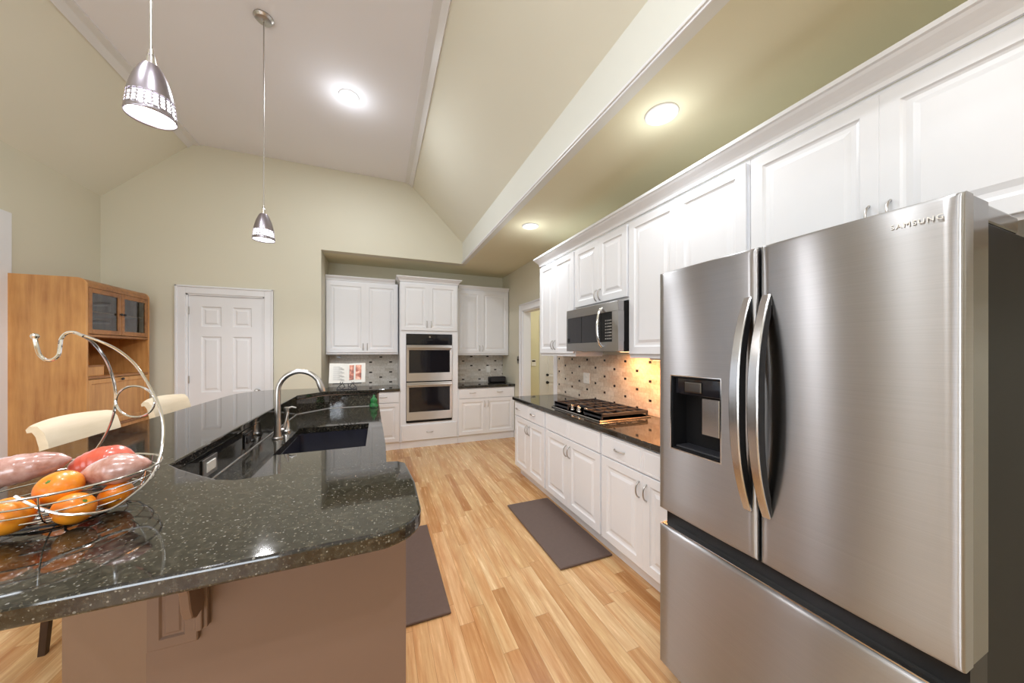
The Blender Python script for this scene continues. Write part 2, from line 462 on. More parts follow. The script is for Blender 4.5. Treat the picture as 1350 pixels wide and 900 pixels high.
def window(name, axis, fixed, a0, a1, z0, z1, nv, nh, inward):
    """casing + sash + muntins + pane"""
    def bx(m, A0, A1, d0, d1, Z0, Z1, bev=.003):
        lo, hi = sorted((fixed+inward*d0, fixed+inward*d1))
        (m.box(lo, hi, A0, A1, Z0, Z1, bev) if axis == 'x' else m.box(A0, A1, lo, hi, Z0, Z1, bev))
    m = MB(); cw = .085
    bx(m, a0-cw, a0, 0, .022, z0-cw, z1+cw); bx(m, a1, a1+cw, 0, .022, z0-cw, z1+cw)
    bx(m, a0, a1, 0, .022, z1, z1+cw)
    if z0 > .1: bx(m, a0, a1, 0, .04, z0-cw, z0)
    root = m.build(name, 'trim'); struct(root)
    s = MB(); f = .05
    bx(s, a0, a0+f, -.09, -.05, z0, z1); bx(s, a1-f, a1, -.09, -.05, z0, z1); bx(s, a0, a1, -.09, -.05, z0, z0+f); bx(s, a0, a1, -.09, -.05, z1-f, z1)
    for k in range(1, nv): x = a0+(a1-a0)*k/nv; bx(s, x-.012, x+.012, -.085, -.055, z0+f, z1-f)
    for k in range(1, nh): z = z0+(z1-z0)*k/nh; bx(s, a0+f, a1-f, -.085, -.055, z-.012, z+.012)
    s.build('window_frame', 'trim', root)
    g = MB(); bx(g, a0+.02, a1-.02, -.073, -.069, z0+.02, z1-.02, 0); g.build('window_pane', 'glass', root)
    return root
window('window_1', 'x', XL, -1.8, -.2, .6, 2.4, 3, 2, 1)  # unseen window, added for light from the left
window('window_2', 'y', YR, -2.5, -.9, .6, 2.3, 3, 2, 1)  # unseen window behind the camera, added for light
# patio door frame on the left wall (only its right casing shows)
m = MB(); m.box(XL, XL+.022, L1, L1+.1, 0, LT+.1, .004).box(XL, XL+.022, L0-.1, L0, 0, LT+.1, .004).box(XL, XL+.022, L0, L1, LT, LT+.1, .004)
d = struct(m.build('door_3', 'trim'), 'white glazed door and casing at the left edge')
m = MB(); m.box(XL-.07, XL-.03, L0, L0+.11, .01, LT).box(XL-.07, XL-.03, L1-.11, L1, .01, LT).box(XL-.07, XL-.03, L0+.11, L1-.11, .01, .25).box(XL-.07, XL-.03, L0+.11, L1-.11, LT-.12, LT)
m.build('door_frame', 'trim', d)
MB().box(XL-.053, XL-.047, L0+.1, L1-.1, .24, LT-.11).build('window_pane', 'glass', d)

# pantry door in the back wall
m = MB(); cw = .095
for x0, x1 in ((hole_x0-cw, hole_x0), (hole_x1, hole_x1+cw)):
    m.box(x0, x1, YD-.016, YD, 0, hz+cw, .003)
m.box(hole_x0, hole_x1, YD-.016, YD, hz, hz+cw, .003)
m.box(hole_x0-cw, hole_x0-cw+.02, YD-.026, YD, 0, hz+cw, .004).box(hole_x1+cw-.02, hole_x1+cw, YD-.026, YD, 0, hz+cw, .004).box(hole_x0-cw, hole_x1+cw, YD-.026, YD, hz+cw-.02, hz+cw, .004)
m.box(hole_x0, hole_x0+.018, YD-.004, YD+.11, 0, hz).box(hole_x1-.018, hole_x1, YD-.004, YD+.11, 0, hz).box(hole_x0, hole_x1, YD-.004, YD+.11, hz-.018, hz)
d1 = struct(m.build('door_1', 'trim'), 'white six panel door in the back wall')
dw, dh = hole_x1-hole_x0-.042, hz-.03
c1, c2 = .115, dw/2-.055
m = MB(); leaf(m, dw, dh, .035, [(c1, c2), (dw-c2, dw-c1)], [(.2, .78), (.95, 1.62), (1.74, 1.98)], y=YD+.045, ox=hole_x0+.021, oz=.008, prof=((.008, .008), (.014, .01), (.03, .01), (.045, .003)))
dl = m.build('door_leaf', 'trim', d1)
m = MB()
kx = hole_x1-.075
M2 = Matrix.Translation((kx, YD+.008, .955)) @ Matrix.Rotation(PI/2, 4, 'X')
m.lathe([(0, .06), (.018, .058), (.026, .045), (.024, .032), (.012, .024), (.011, .008), (.03, .006), (.031, 0)], n=20, mat=M2)
m.build('door_knob', 'nickel', dl, True)
for hzz in (.25, 1.07, 1.89):
    MB().box(hole_x0+.012, hole_x0+.028, YD-.001, YD+.012, hzz, hzz+.09, .003).build('hinge', 'nickel', dl)

# doorway casing on the right wall
m = MB()
for y0, y1 in ((DY0-.09, DY0), (DY1, DY1+.11)):
    m.box(XR-.018, XR, y0, y1, 0, DZ+.11, .004)
m.box(XR-.018, XR, DY0, DY1, DZ, DZ+.11, .004)
m.box(XR-.027, XR, DY1+.085, DY1+.11, 0, DZ+.11, .004).box(XR-.027, XR, DY0-.09, DY1+.11, DZ+.088, DZ+.11, .004)
m.box(XR-.002, XR+.125, DY1-.016, DY1, 0, DZ).box(XR-.002, XR+.125, DY0, DY0+.016, 0, DZ).box(XR-.002, XR+.125, DY0, DY1, DZ-.016, DZ)
struct(m.build('trim_4', 'trim'), 'white casing of the doorway beside the range counter')
# hall beyond the doorway
m = MB().box(XR+.12, 2.98, 5.8, 5.9, 0, 2.6).box(2.98, 3.86, 5.8, 5.9, 2.08, 2.6).box(3.86, 4.3, 5.8, 5.9, 0, 2.6)
struct(m.build('wall_hall_back', 'yellow'))
struct(MB().box(4.3, 4.4, 3.0, 5.9, 0, 2.6).build('wall_hall_side', 'yellow'))
struct(MB().box(XR+.12, 4.3, 3.0, 3.1, 0, 2.6).build('wall_hall_front', 'yellow'))
struct(MB().box(XR+.12, 4.4, 3.0, 5.9, 2.6, 2.7).build('ceiling', 'ceil_white'), 'ceiling of the hall')
m = MB().box(2.93, 3.0, 5.78, 5.8, 0, 2.1, .003).box(3.84, 3.93, 5.78, 5.8, 0, 2.17, .003).box(2.93, 3.93, 5.78, 5.8, 2.1, 2.17, .003)
d2 = struct(m.build('door_2', 'trim'), 'white entry door with a deadbolt seen through the doorway')
m = MB(); leaf(m, .85, 2.08, .035, [(.11, .37), (.48, .74)], [(.2, .82), (.95, 1.62), (1.74, 1.95)], y=5.84, ox=2.995, oz=.008)
dl = m.build('door_leaf', 'trim', d2)
for zz, rr in ((.83, .026), (.98, .022)):
    M2 = Matrix.Translation((3.11, 5.805, zz)) @ Matrix.Rotation(PI/2, 4, 'X')
    MB().lathe([(0, .05), (rr*.7, .048), (rr, .035), (rr*.9, .022), (rr*.5, .016), (rr*.5, .006), (rr*1.15, .004), (rr*1.15, 0)], n=18, mat=M2).build('door_knob' if zz < .9 else 'deadbolt', 'iron', dl, True)
# thermostat / alarm panel in the hall
t = thing('alarm_keypad', 'small white keypad on the yellow hall wall beside the entry door', 'keypad', (2.80, 5.80, 1.16))
MB().box(-.05, .05, -.02, 0, 0, .13, .005).build('keypad_case', 'plate', t)
MB().box(-.035, .035, -.022, -.019, .085, .115).build('display', 'black', t)
# baseboards
struct(MB().box(-1.25, -.72, YD-.015, YD, 0, .12, .004).build('baseboard_back', 'trim'))
struct(MB().box(XL, XL+.015, 1.7, L0-.1, 0, .12, .004).build('baseboard_left', 'trim'))
struct(MB().box(XR-.015, XR, 4.88, 5.1, 0, .12, .004).build('baseboard_right', 'trim'))

# unseen hall lamp, added to light the space past the doorway
t = thing('hall_ceiling_lamp', 'round flush ceiling lamp in the hall beyond the doorway', 'ceiling lamp', (3.1, 4.6, 2.6))
MB().lathe([(0, -.09), (.08, -.08), (.13, -.05), (.15, -.015)], n=28).build('lamp_shade', 'lamp', t, True)
MB().lathe([(.15, -.015), (.165, -.015), (.165, 0), (0, 0)], n=28).build('lamp_base', 'nickel', t, True)
pl = bpy.data.lights.new('hall_lamp', 'POINT'); pl.energy = 9; pl.color = (1, .95, .82); pl.shadow_soft_size = .1
po = bpy.data.objects.new('hall_lamp_light', pl); C.objects.link(po); po.location = (3.1, 4.6, 2.35)

# ================================================================== RECESSED LIGHTS AND PENDANTS
def can_light(x, y, z, label, power, col=(.93, .97, 1), r=.085, halo=1.3):
    t = thing('recessed_light', label, 'ceiling light', (x, y, z), 0, 'recessed ceiling lights')
    MB().lathe([(r*.66, -.001), (r*.72, -.004), (r*.8, -.009), (r*.98, -.010), (r*1.05, -.006), (r*1.06, 0)], n=40).build('trim_ring', 'trim', t, True)
    MB().lathe([(0, -.003), (r*.4, -.003), (r*.68, -.001)], n=32).build('lens', 'lamp', t, True)
    d = bpy.data.lights.new('recessed_lamp', 'AREA'); d.shape = 'DISK'; d.size = r*1.3; d.energy = power; d.color = col
    o = bpy.data.objects.new('recessed_lamp', d); C.objects.link(o); o.location = (0, 0, -.014); o.parent = t
    d = bpy.data.lights.new('recessed_lamp', 'POINT'); d.energy = halo; d.color = col; d.shadow_soft_size = .045  # extra point lamp hung below the can to cast a ceiling halo
    o = bpy.data.objects.new('recessed_lamp', d); C.objects.link(o); o.location = (0, 0, -.16); o.parent = t
    return t
CANW = 7.5
can_light(1.50, 1.42, ZS, 'large round recessed light in the low ceiling above the refrigerator', CANW*.33, halo=1.1)
can_light(1.52, 3.22, ZS, 'small round recessed light in the low ceiling above the cooktop', CANW*.6, halo=.9)
can_light(-.27, 3.52, 3.912, 'round recessed light in the flat top of the vaulted ceiling', CANW*1.9)
for k, (x, y) in enumerate(((-1.45, 1.2), (-.27, .6), (-1.2, -1.3), (.1, -1.6))):  # unseen cans, added for more light in the room
    can_light(x, y, 3.912, ['recessed light in the vaulted ceiling left of the near pendant', 'recessed light in the vaulted ceiling above the near bar end', 'recessed light in the vaulted ceiling near the rear window', 'recessed light in the vaulted ceiling near the rear right wall'][k], CANW*1.9)
can_light(1.6, -.6, ZS, 'recessed light in the low ceiling behind the refrigerator side', CANW*.4)  # another unseen can added for light

def pendant(x, y, z, ztop, label):
    t = thing('pendant_light', label, 'pendant light', (x, y, ztop), 0, 'pendant lights over the bar')
    h = ztop
    zb = z-h
    MB().lathe([(0, -.03), (.02, -.03), (.05, -.022), (.062, -.008), (.062, 0), (0, 0)], n=32).build('ceiling_canopy', 'nickel', t, True)
    MB().cyl((0, 0, -.03), (0, 0, zb+.19), .0045, 8).build('cord', 'nickel', t, True, 'clear cord over a steel cable')
    # shade
    out = [(.012, .235), (.016, .20), (.030, .195), (.042, .175), (.056, .145), (.067, .11), (.075, .078)]
    band = [(.0775, .066), (.0795, .054), (.081, .042), (.082, .030)]
    rows = [(r, z2) for r, z2 in out]
    R = []
    zz = .074
    for k in range(4):
        r1 = .0755+.0015*k
        R += [(r1, zz-.013*k), (r1+.0008, zz-.013*k-.009)]
    R += [(.0825, .012), (.082, .004)]
    K, KZ = .84, 1.0
    prof = [(r*K, z2*KZ+zb) for r, z2 in rows+R]
    nrow = len(rows)
    n = 66
    def skip(k, q):
        kk = k-nrow
        return kk >= 0 and kk % 2 == 0 and kk <= 6 and q % 3 != 0
    o = MB().lathe(prof, n=n, skip=skip).build('lamp_shade', 'shade', t, True)
    o.modifiers.new('thick', 'SOLIDIFY').thickness = .0015
    MB().lathe([(r*K, z2*KZ+zb) for r, z2 in ((0, .075), (.06, .075), (.0705, .07), (.0745, .02), (.0745, .012), (.0, .008))], n=36).build('diffuser', 'lamp_p', t, True)
    MB().lathe([(r*K, z2*KZ+zb) for r, z2 in ((0, .26), (.008, .258), (.012, .235), (.017, .2), (0, .2))], n=20).build('lamp_holder', 'chrome', t, True)
    d = bpy.data.lights.new('pendant_bulb', 'SPOT'); d.energy = 18; d.color = (.95, .96, 1); d.shadow_soft_size = .05; d.spot_size = 2.95; d.spot_blend = .25
    o = bpy.data.objects.new('pendant_bulb', d); C.objects.link(o); o.location = (0, 0, zb-.02); o.parent = t
    return t
pendant(-.78, 1.62, 2.305, 3.912, 'brushed nickel pendant nearest the camera, above the near end of the bar')
pendant(-.79, 2.93, 2.265, 3.912, 'brushed nickel pendant farther away with its round canopy in view')

# ================================================================== RIGHT WALL CABINETS
R90 = -PI/2
UX = 1.79; UD = XR-UX-.002
Y0 = 3.50
def pair(w, z0, z1, hz, x0=0, xm=None, edge=.012):
    xm = xm if xm is not None else x0+w/2
    return [('door', x0+edge, xm, z0, z1, (xm-.028, hz, True)), ('door', xm, x0+w-edge, z0, z1, (xm+.028, hz, True))]
UH = 2.455-1.40
cabinet('white double-door wall cabinet over the counter end, left of the microwave', (UX, 3.50, 1.40), R90, .75, UD, UH, pair(.75, .03, UH-.025, .12, xm=.35), name='wall_cabinet', toe=0)
cabinet('short white double-door wall cabinet directly above the microwave', (UX, 2.749, 1.85), R90, .748, UD, .605, pair(.748, .025, .58, .09, xm=.385), name='wall_cabinet', toe=0)
cabinet('tall white double-door wall cabinet between microwave and refrigerator', (UX, 1.999, 1.40), R90, .885, UD, UH, [('door', .012, .445, .03, UH-.025, None), ('door', .445, .873, .03, UH-.025, None)], name='wall_cabinet', toe=0)
cabinet('white double-door wall cabinet above the refrigerator', (UX, 1.112, 1.845), R90, .945, UD, .61, [('door', .012, .478, .02, .585, (.45, .12, True)), ('door', .478, .933, .02, .585, (.508, .12, True))], name='wall_cabinet', toe=0)
cabinet('white wall cabinet at the right edge past the refrigerator', (UX, .165, 1.845), R90, .60, UD, .61, pair(.60, .02, .585, .12), name='wall_cabinet', toe=0)

def crown(mb, pts):
    pass
def crown_run(name, label, path, z0, depth_prof):
    """path = xy polyline of the cabinet face, with outward offsets computed for right-angle corners"""
    m = MB(); b = m.b; rings = []
    n = len(path)
    for k in range(n):
        p = Vector(path[k])
        dirs = []
        if k > 0: dirs.append((Vector(path[k])-Vector(path[k-1])).normalized())
        if k < n-1: dirs.append((Vector(path[k+1])-Vector(path[k])).normalized())
        nrm = Vector((0, 0))
        for dd in dirs: nrm += Vector((dd.y, -dd.x))
        if len(dirs) == 2 and abs(dirs[0].dot(dirs[1])) > .99: nrm *= .5
        rings.append([b.verts.new((p.x+nrm.x*o, p.y+nrm.y*o, z0+z)) for o, z in depth_prof])
    q = len(depth_prof)
    for k in range(n-1):
        for j in range(q):
            b.faces.new([rings[k][j], rings[k+1][j], rings[k+1][(j+1) % q], rings[k][(j+1) % q]])
    b.faces.new(rings[0]); b.faces.new(rings[-1][::-1])
    o = m.build(name, 'cab')
    return tag(o, label, 'crown molding', 'crown mouldings on the wall cabinets')
CP = [(0, 0), (.012, 0), (.014, .018), (.020, .030), (.034, .048), (.050, .066), (.056, .078), (.066, .082), (.068, .100), (0, .100)]
crown_run('crown_molding', 'long white crown moulding along the tops of the right wall cabinets', [(XR-.003, 3.502), (UX-.002, 3.502), (UX-.002, -.43)][::-1] and [(XR-.003, 3.502), (UX-.002, 3.502), (UX-.002, -.43)], 2.456, [(-o, z) if False else (o, z) for o, z in CP])

# base cabinets right
BX = 1.505; BD = XR-BX-.002
def base_unit(label, y, w, fr):
    return cabinet(label, (BX, y, 0), R90, w, BD, .872, fr)
base_unit('white base cabinet at the far end of the range counter, two small drawers', 3.585, .765,
          [('drawer', .012, .395, .71, .86, (.11, .79, False)), ('drawer', .395, .753, .71, .86, (.50, .79, False)),
           ('door', .012, .385, .12, .70, (.355, .60, True)), ('door', .385, .753, .12, .70, (.415, .60, True))])
base_unit('white base cabinet under the cooktop with plain false drawer fronts', 2.819, .862,
          [('drawer', .012, .419, .71, .86, None), ('drawer', .419, .85, .71, .86, None),
           ('door', .012, .419, .12, .70, (.392, .60, True)), ('door', .419, .85, .12, .70, (.447, .60, True))])
base_unit('white base cabinet beside the refrigerator with one drawer handle in view', 1.956, .82,
          [('drawer', .008, .407, .71, .86, (.20, .785, False)), ('drawer', .407, .812, .71, .86, (.61, .785, False)),
           ('door', .008, .407, .12, .70, (.378, .60, True)), ('door', .407, .812, .12, .70, (.438, .60, True))])
# countertop
m = MB(); m.prism([(1.468, 3.615), (1.468, 1.132), (XR-.002, 1.132), (XR-.002, 3.615)], .874, .912, 'z', bev=.006)
tag(m.build('countertop', 'granite'), 'polished black granite countertop holding the gas cooktop', 'countertop')
tag(MB().box(XR-.012, XR-.001, 1.13, 3.66, .913, 1.415).build('backsplash', 'tile_right'), 'warm stone tile backsplash with dark inserts behind the cooktop', 'backsplash')
# under-cabinet light beside the microwave, and the microwave's cooktop lamp
t = thing('under_cabinet_light', 'slim warm strip light under the tall wall cabinet by the refrigerator', 'light', (1.97, 1.70, 1.40))
MB().box(-.03, .03, -.25, .25, -.018, 0, .003).build('light_housing', 'plate', t)
MB().box(-.02, .02, -.23, .23, -.020, -.017).build('diffuser', emit('warm_strip', (1, .55, .22), 4), t)
d = bpy.data.lights.new('strip_lamp', 'AREA'); d.shape = 'RECTANGLE'; d.size = .04; d.size_y = .46; d.energy = 9; d.color = (1, .42, .15)
o = bpy.data.objects.new('strip_lamp', d); C.objects.link(o); o.location = (0, 0, -.025); o.parent = t

# outlet plate on backsplash
def outlet(name, label, loc, rz, w=.07, h=.115, kind='outlet', mat='plate'):
    t = thing(name, label, kind, loc, rz)
    MB().box(-w/2, w/2, -.006, 0, 0, h, .0025).build('cover_plate', mat, t)
    for k in (-1, 1):
        MB().box(-.016, .016, -.009, -.005, h/2+k*.022-.014, h/2+k*.022+.014, .002).build('socket', 'plate', t)
    return t
outlet('wall_outlet', 'white outlet plate on the stone backsplash left of the cooktop', (XR-.013, 3.02, 1.10), R90, .115)
t = thing('light_switch', 'small metal switch plate on the wall between alcove and doorway', 'light switch', (XR-.001, 4.95, 1.25), R90)
MB().box(-.04, .04, -.006, 0, 0, .12, .002).build('cover_plate', 'nickel', t)
for k in (-1, 1): MB().box(k*.018-.007, k*.018+.007, -.014, -.005, .045, .075, .002).build('switch_lever', 'black', t)

# microwave
t = thing('microwave', 'stainless over-range microwave with a curved handle', 'microwave', (1.67, 2.725, 1.45), R90)
W_, H_ = .735, .385
MB().box(0, W_, .057, XR-1.67-.003, 0, H_, .002).build('case', 'darkmetal', t)
m = MB()   # front bezel as a frame
m.box(0, W_, 0, .056, H_-.075, H_, .003).box(0, W_, 0, .056, 0, .075, .003).box(0, .02, 0, .056, .075, H_-.075).box(W_-.07, W_, 0, .056, .075, H_-.075)
m.build('front_frame', 'steel', t)
MB().box(.02, .52, .004, .05, .075, H_-.075).build('door_window', 'blackgloss', t)
MB().box(.245, .249, .002, .006, .075, H_-.075).build('door_seam', 'black', t)
p = MB().box(.52, W_-.07, .006, .05, .075, H_-.075).build('control_panel', 'black', t)
m = MB()
for a in range(4):
    for b2 in range(7): m.box(.575+a*.021, .588+a*.021, .004, .007, .095+b2*.024, .106+b2*.024)
k = m.build('keypad', 'nickel', p)
m = MB(); pts = []
for q in range(15):
    u = -1+2*q/14
    pts.append((.545-.0*u, -.045*(1-u*u)**.5-.003, H_/2+u*.155))
m.tube(pts, .012, 12); m.build('handle', 'chrome', t, True)
MB().box(.02, .05, .001, .0045, .085, .12).build('energy_label', 'black', t)
MB().box(.1, .6, .1, .35, -.004, 0).build('vent_grille', 'nickel', t)
lens = MB().box(.45, .60, .26, .32, -.007, -.003).build('cooktop_lamp', emit('warm_lens', (1, .6, .3), 3), t)
d = bpy.data.lights.new('cooktop_lamp', 'AREA'); d.shape = 'RECTANGLE'; d.size = .14; d.size_y = .05; d.energy = 2.6; d.color = (1, .45, .18)
o = bpy.data.objects.new('cooktop_lamp', d); C.objects.link(o); o.location = (.52, .29, -.012); o.parent = t

# cooktop
t = thing('gas_cooktop', 'stainless gas cooktop with black cast iron grates', 'cooktop', (1.545, 2.80, .912), R90)
MB().box(0, .75, 0, .51, 0, .012, .004).build('cooktop_tray', 'steelh', t)
for k, (bx_, by_) in enumerate(((.13, .14), (.13, .38), (.375, .30), (.62, .14), (.62, .38))):
    r = .045 if k != 2 else .06
    b_ = MB().lathe([(0, .03), (r*.7, .03), (r*.75, .024), (r, .022), (r, .012)], bx_, by_, 24).build('burner', 'chrome', t, True)
    MB().lathe([(0, .036), (r*.6, .036), (r*.68, .03)], bx_, by_, 24).build('burner_cap', 'iron', b_, True)
for x0, x1, y0 in ((.012, .25, .03), (.256, .494, .14), (.50, .738, .03)):
    m = MB(); z0, z1 = .045, .058; y1 = .49; bw = .012
    m.box(x0, x1, y0, y0+bw, z0-.012, z1, .003).box(x0, x1, y1-bw, y1, z0-.012, z1, .003).box(x0, x0+bw, y0, y1, z0-.012, z1, .003).box(x1-bw, x1, y0, y1, z0-.012, z1, .003)
    for f in (.25, .5, .75):
        y = y0+(y1-y0)*f; m.box(x0, x1, y-.005, y+.005, z0, z1, .002)
    xm = (x0+x1)/2; m.box(xm-.005, xm+.005, y0, y1, z0, z1, .002)
    for a in (x0+.002, x1-.014):
        for b2 in (y0+.002, y1-.014): m.box(a, a+.012, b2, b2+.012, .0115, z0)
    if x0 < .2 or x0 > .45:
        m.box(x0, x1, y0, y0+.01, .02, z1)
    m.build('grate', 'iron', t)
for k in range(5):
    x = .257+k*.055
    y = .075+ (0.03 if k % 2 else 0)
    m = MB().lathe([(.021, .012), (.02, .018), (.015, .02), (.0145, .045), (.012, .048), (0, .048)], x, y, 20)
    m.box(x-.003, x+.003, y-.014, y+.014, .046, .054, .001)
    m.build('knob', 'chrome', t, True)

# ================================================================== BACK ALCOVE CABINETS
FY = 5.12
UY = 5.39
cabinet('white double-door wall cabinet left of the tall oven cabinet', (-.715, UY, 1.405), 0, .985, YB-UY-.002, 1.085, pair(.985, .03, 1.06, .115, xm=.52), name='wall_cabinet', toe=0)
cabinet('white double-door wall cabinet right of the tall oven cabinet', (1.165, UY, 1.385), 0, .95, YB-UY-.002, 1.105, pair(.95, .03, 1.08, .115, xm=.44), name='wall_cabinet', toe=0)
cabinet('tall white cabinet housing the double wall oven', (.285, FY, 0), 0, .865, YB-FY-.002, 2.49,
        [('door', .015, .415, 1.765, 2.465, (.385, 1.86, True)), ('door', .415, .85, 1.765, 2.465, (.447, 1.86, True)), ('drawer', .02, .845, .115, .345, (.43, .23, False))],
        name='oven_cabinet', toe=.1, toe_depth=.01, hole=(.085, .775, .375, 1.715))
cabinet('white base cabinet with drawer and door, left of the oven', (-.16, FY, 0), 0, .443, YB-FY-.002, .862,
        [('drawer', .01, .43, .70, .85, (.215, .785, False)), ('door', .01, .43, .12, .69, (.05, .60, True))], toe_depth=.01)
cabinet('white base cabinet in the alcove corner, mostly behind the bar', (-.715, FY, 0), 0, .553, YB-FY-.002, .862,
        [('drawer', .01, .54, .70, .85, (.275, .785, False)), ('door', .01, .54, .12, .69, (.5, .60, True))], toe_depth=.01)
cabinet('white base cabinet right of the oven, two drawers over two doors', (1.152, FY, 0), 0, .964, YB-FY-.002, .862,
        [('drawer', .01, .46, .70, .85, (.235, .785, False)), ('drawer', .46, .954, .70, .85, (.70, .785, False)),
         ('door', .01, .46, .12, .69, (.43, .60, True)), ('door', .46, .954, .12, .69, (.49, .60, True))], toe_depth=.01)
CPs = [(o*.6, z*.6) for o, z in CP]
crown_run('crown_molding', 'short white crown moulding on the wall cabinet left of the oven', [(-.715, UY-.002), (.228, UY-.002)], 2.491, CPs)
crown_run('crown_molding', 'short white crown moulding on the wall cabinet right of the oven', [(1.22, UY-.002), (2.115, UY-.002)], 2.491, CPs)
crown_run('crown_molding', 'raised white crown moulding on top of the tall oven cabinet', [(.285, YB-.003), (.285, FY-.002), (1.15, FY-.002), (1.15, YB-.003)], 2.4915, [(o*.8, z*.75) for o, z in CP])
m = MB(); m.prism([(-.717, FY-.035), (.283, FY-.035), (.283, YB-.002), (-.717, YB-.002)], .864, .905, 'z', bev=.005)
tag(m.build('countertop', 'granite'), 'black granite countertop in the alcove left of the oven', 'countertop')
m = MB(); m.prism([(1.152, FY-.035), (2.117, FY-.035), (2.117, YB-.002), (1.152, YB-.002)], .864, .905, 'z', bev=.005)
tag(m.build('countertop', 'granite'), 'black granite countertop in the alcove right of the oven', 'countertop')
tag(MB().box(-.717, .283, YB-.012, YB-.001, .906, 1.404).build('backsplash', 'tile_back'), 'grey stone tile backsplash left of the oven', 'backsplash')
tag(MB().box(1.152, 2.117, YB-.012, YB-.001, .906, 1.384).build('backsplash', 'tile_back'), 'grey stone tile backsplash right of the oven', 'backsplash')

# double wall oven
t = thing('double_wall_oven', 'stainless double wall oven with black glass doors', 'oven', (.375, FY, .38))
W_, H_ = .68, 1.33
MB().box(0, W_, .0, .5, 0, H_, .002).build('oven_body', 'darkmetal', t)
cp = MB().box(.0, W_, -.018, -.001, 1.175, H_, .003).build('control_panel', 'blackgloss', t)
MB().lathe([(.012, 0), (.012, .002), (0, .002)], n=18, mat=Matrix.Translation((W_/2, -.0185, 1.29)) @ Matrix.Rotation(PI/2, 4, 'X')).build('badge', 'chrome', cp)
MB().box(W_/2-.05, W_/2+.05, -.0195, -.018, 1.235, 1.262).build('display', 'black', cp)
for z0, z1 in ((.62, 1.165), (.035, .605)):
    m = MB(); m.box(0, W_, -.022, -.001, z0, z0+.125, .003).box(0, W_, -.022, -.001, z1-.075, z1, .003).box(0, .035, -.022, -.001, z0+.125, z1-.075).box(W_-.035, W_, -.022, -.001, z0+.125, z1-.075)
    dr = m.build('door', 'steelx', t)
    MB().box(.035, W_-.035, -.020, -.002, z0+.125, z1-.075).build('door_window', 'blackgloss', dr)
    m = MB().cyl((.01, -.062, z1-.037), (W_-.01, -.062, z1-.037), .014, 14)
    for x in (.05, W_-.05): m.cyl((x, -.062, z1-.037), (x, -.021, z1-.037), .009, 10)
    m.build('handle', 'steelx', dr, True)
MB().box(.01, W_-.01, -.012, -.001, .0, .03).build('vent', 'black', t)

# small things in the alcove
t = thing('wall_outlet', 'white outlet plate with a cord on the backsplash right of the oven', 'outlet', (1.84, YB-.013, 1.07))
MB().box(-.036, .036, -.006, 0, 0, .115, .002).build('cover_plate', 'plate', t)
for k in (-1, 1): MB().box(-.015, .015, -.009, -.005, .057+k*.024-.013, .057+k*.024+.013, .002).build('socket', 'plate', t)
tag(MB().tube([(1.84, YB-.03, 1.10), (1.85, YB-.04, 1.06), (1.87, YB-.05, 1.02), (1.90, YB-.06, .95), (1.94, YB-.09, .915)], .004, 8).build('power_cord', 'plate', None, True), 'white power cord running from outlet to black radio', 'cord')
t = thing('countertop_radio', 'low black radio speaker on the alcove counter right of the oven', 'radio', (1.93, 5.48, .906))
MB().box(-.15, .15, -.07, .07, 0, .10, .02).build('radio_case', 'black', t, True)
MB().box(-.13, .13, -.073, -.069, .015, .085, .002).build('speaker_grille', 'iron', t)

# ================================================================== REFRIGERATOR
def soft_panel(mb, y0, y1, z0, z1, x, thick, bulge=.006, r=.010, hole=None, vb=0.0):
    """door facing -X : local coords = world; surface gently convex, rounded rim; optional rectangular hole"""
    def dense(a, b_):
        n = 14
        L = [a, a+r*.15, a+r*.4, a+r, b_-r, b_-r*.4, b_-r*.15, b_] + [a+(b_-a)*k/n for k in range(1, n)]
        return L
    Ys, Zs = dense(y0, y1), dense(z0, z1)
    if hole: Ys += [hole[0], hole[1]]; Zs += [hole[2], hole[3]]
    def uniq(L):
        L = sorted(L); o = [L[0]]
        for v in L[1:]:
            if v-o[-1] > .0012: o.append(v)
        return o
    Ys, Zs = uniq(Ys), uniq(Zs)
    if hole:
        Ys = [min((hole[0], hole[1]), key=lambda h: abs(h-v)) if min(abs(hole[0]-v), abs(hole[1]-v)) < .002 else v for v in Ys]
        Zs = [min((hole[2], hole[3]), key=lambda h: abs(h-v)) if min(abs(hole[2]-v), abs(hole[3]-v)) < .002 else v for v in Zs]
    def dep(y, z):
        u = 2*(y-y0)/(y1-y0)-1
        d = bulge*u*u
        v = 2*(z-z0)/(z1-z0)-1
        d += vb*v*v
        e = min(y-y0, y1-y, z-z0, z1-z)
        if e < r: d += r-math.sqrt(max(0, r*r-(r-e)**2))
        return d
    b = bmesh.new(); V = {}
    for a, y in enumerate(Ys):
        for c, z in enumerate(Zs): V[a, c] = b.verts.new((x+dep(y, z), y, z))
    inh = lambda y, z: hole and hole[0] < y < hole[1] and hole[2] < z < hole[3]
    for a in range(len(Ys)-1):
        for c in range(len(Zs)-1):
            if inh((Ys[a]+Ys[a+1])/2, (Zs[c]+Zs[c+1])/2): continue
            b.faces.new([V[a, c], V[a, c+1], V[a+1, c+1], V[a+1, c]])
    for v in [v for v in b.verts if not v.link_faces]: b.verts.remove(v)
    be = [e for e in b.edges if len(e.link_faces) == 1]
    ret = bmesh.ops.extrude_edge_only(b, edges=be)
    for v in ret['geom']:
        if isinstance(v, bmesh.types.BMVert): v.co.x = x+thick
    mb.join(b); return mb
FX = 1.144
t = thing('refrigerator', 'stainless french-door refrigerator with bottom freezer and water dispenser', 'refrigerator', (FX, .69, 0))
ff = lambda o: setattr(o, 'location', (-FX, -.69, 0)) or o
FY0, FY1, FM = .284, 1.101, .690
ff(MB().box(FX+.165, 1.98, FY0+.012, FY1-.012, .06, 1.755, .004).build('body', 'darkmetal', t))
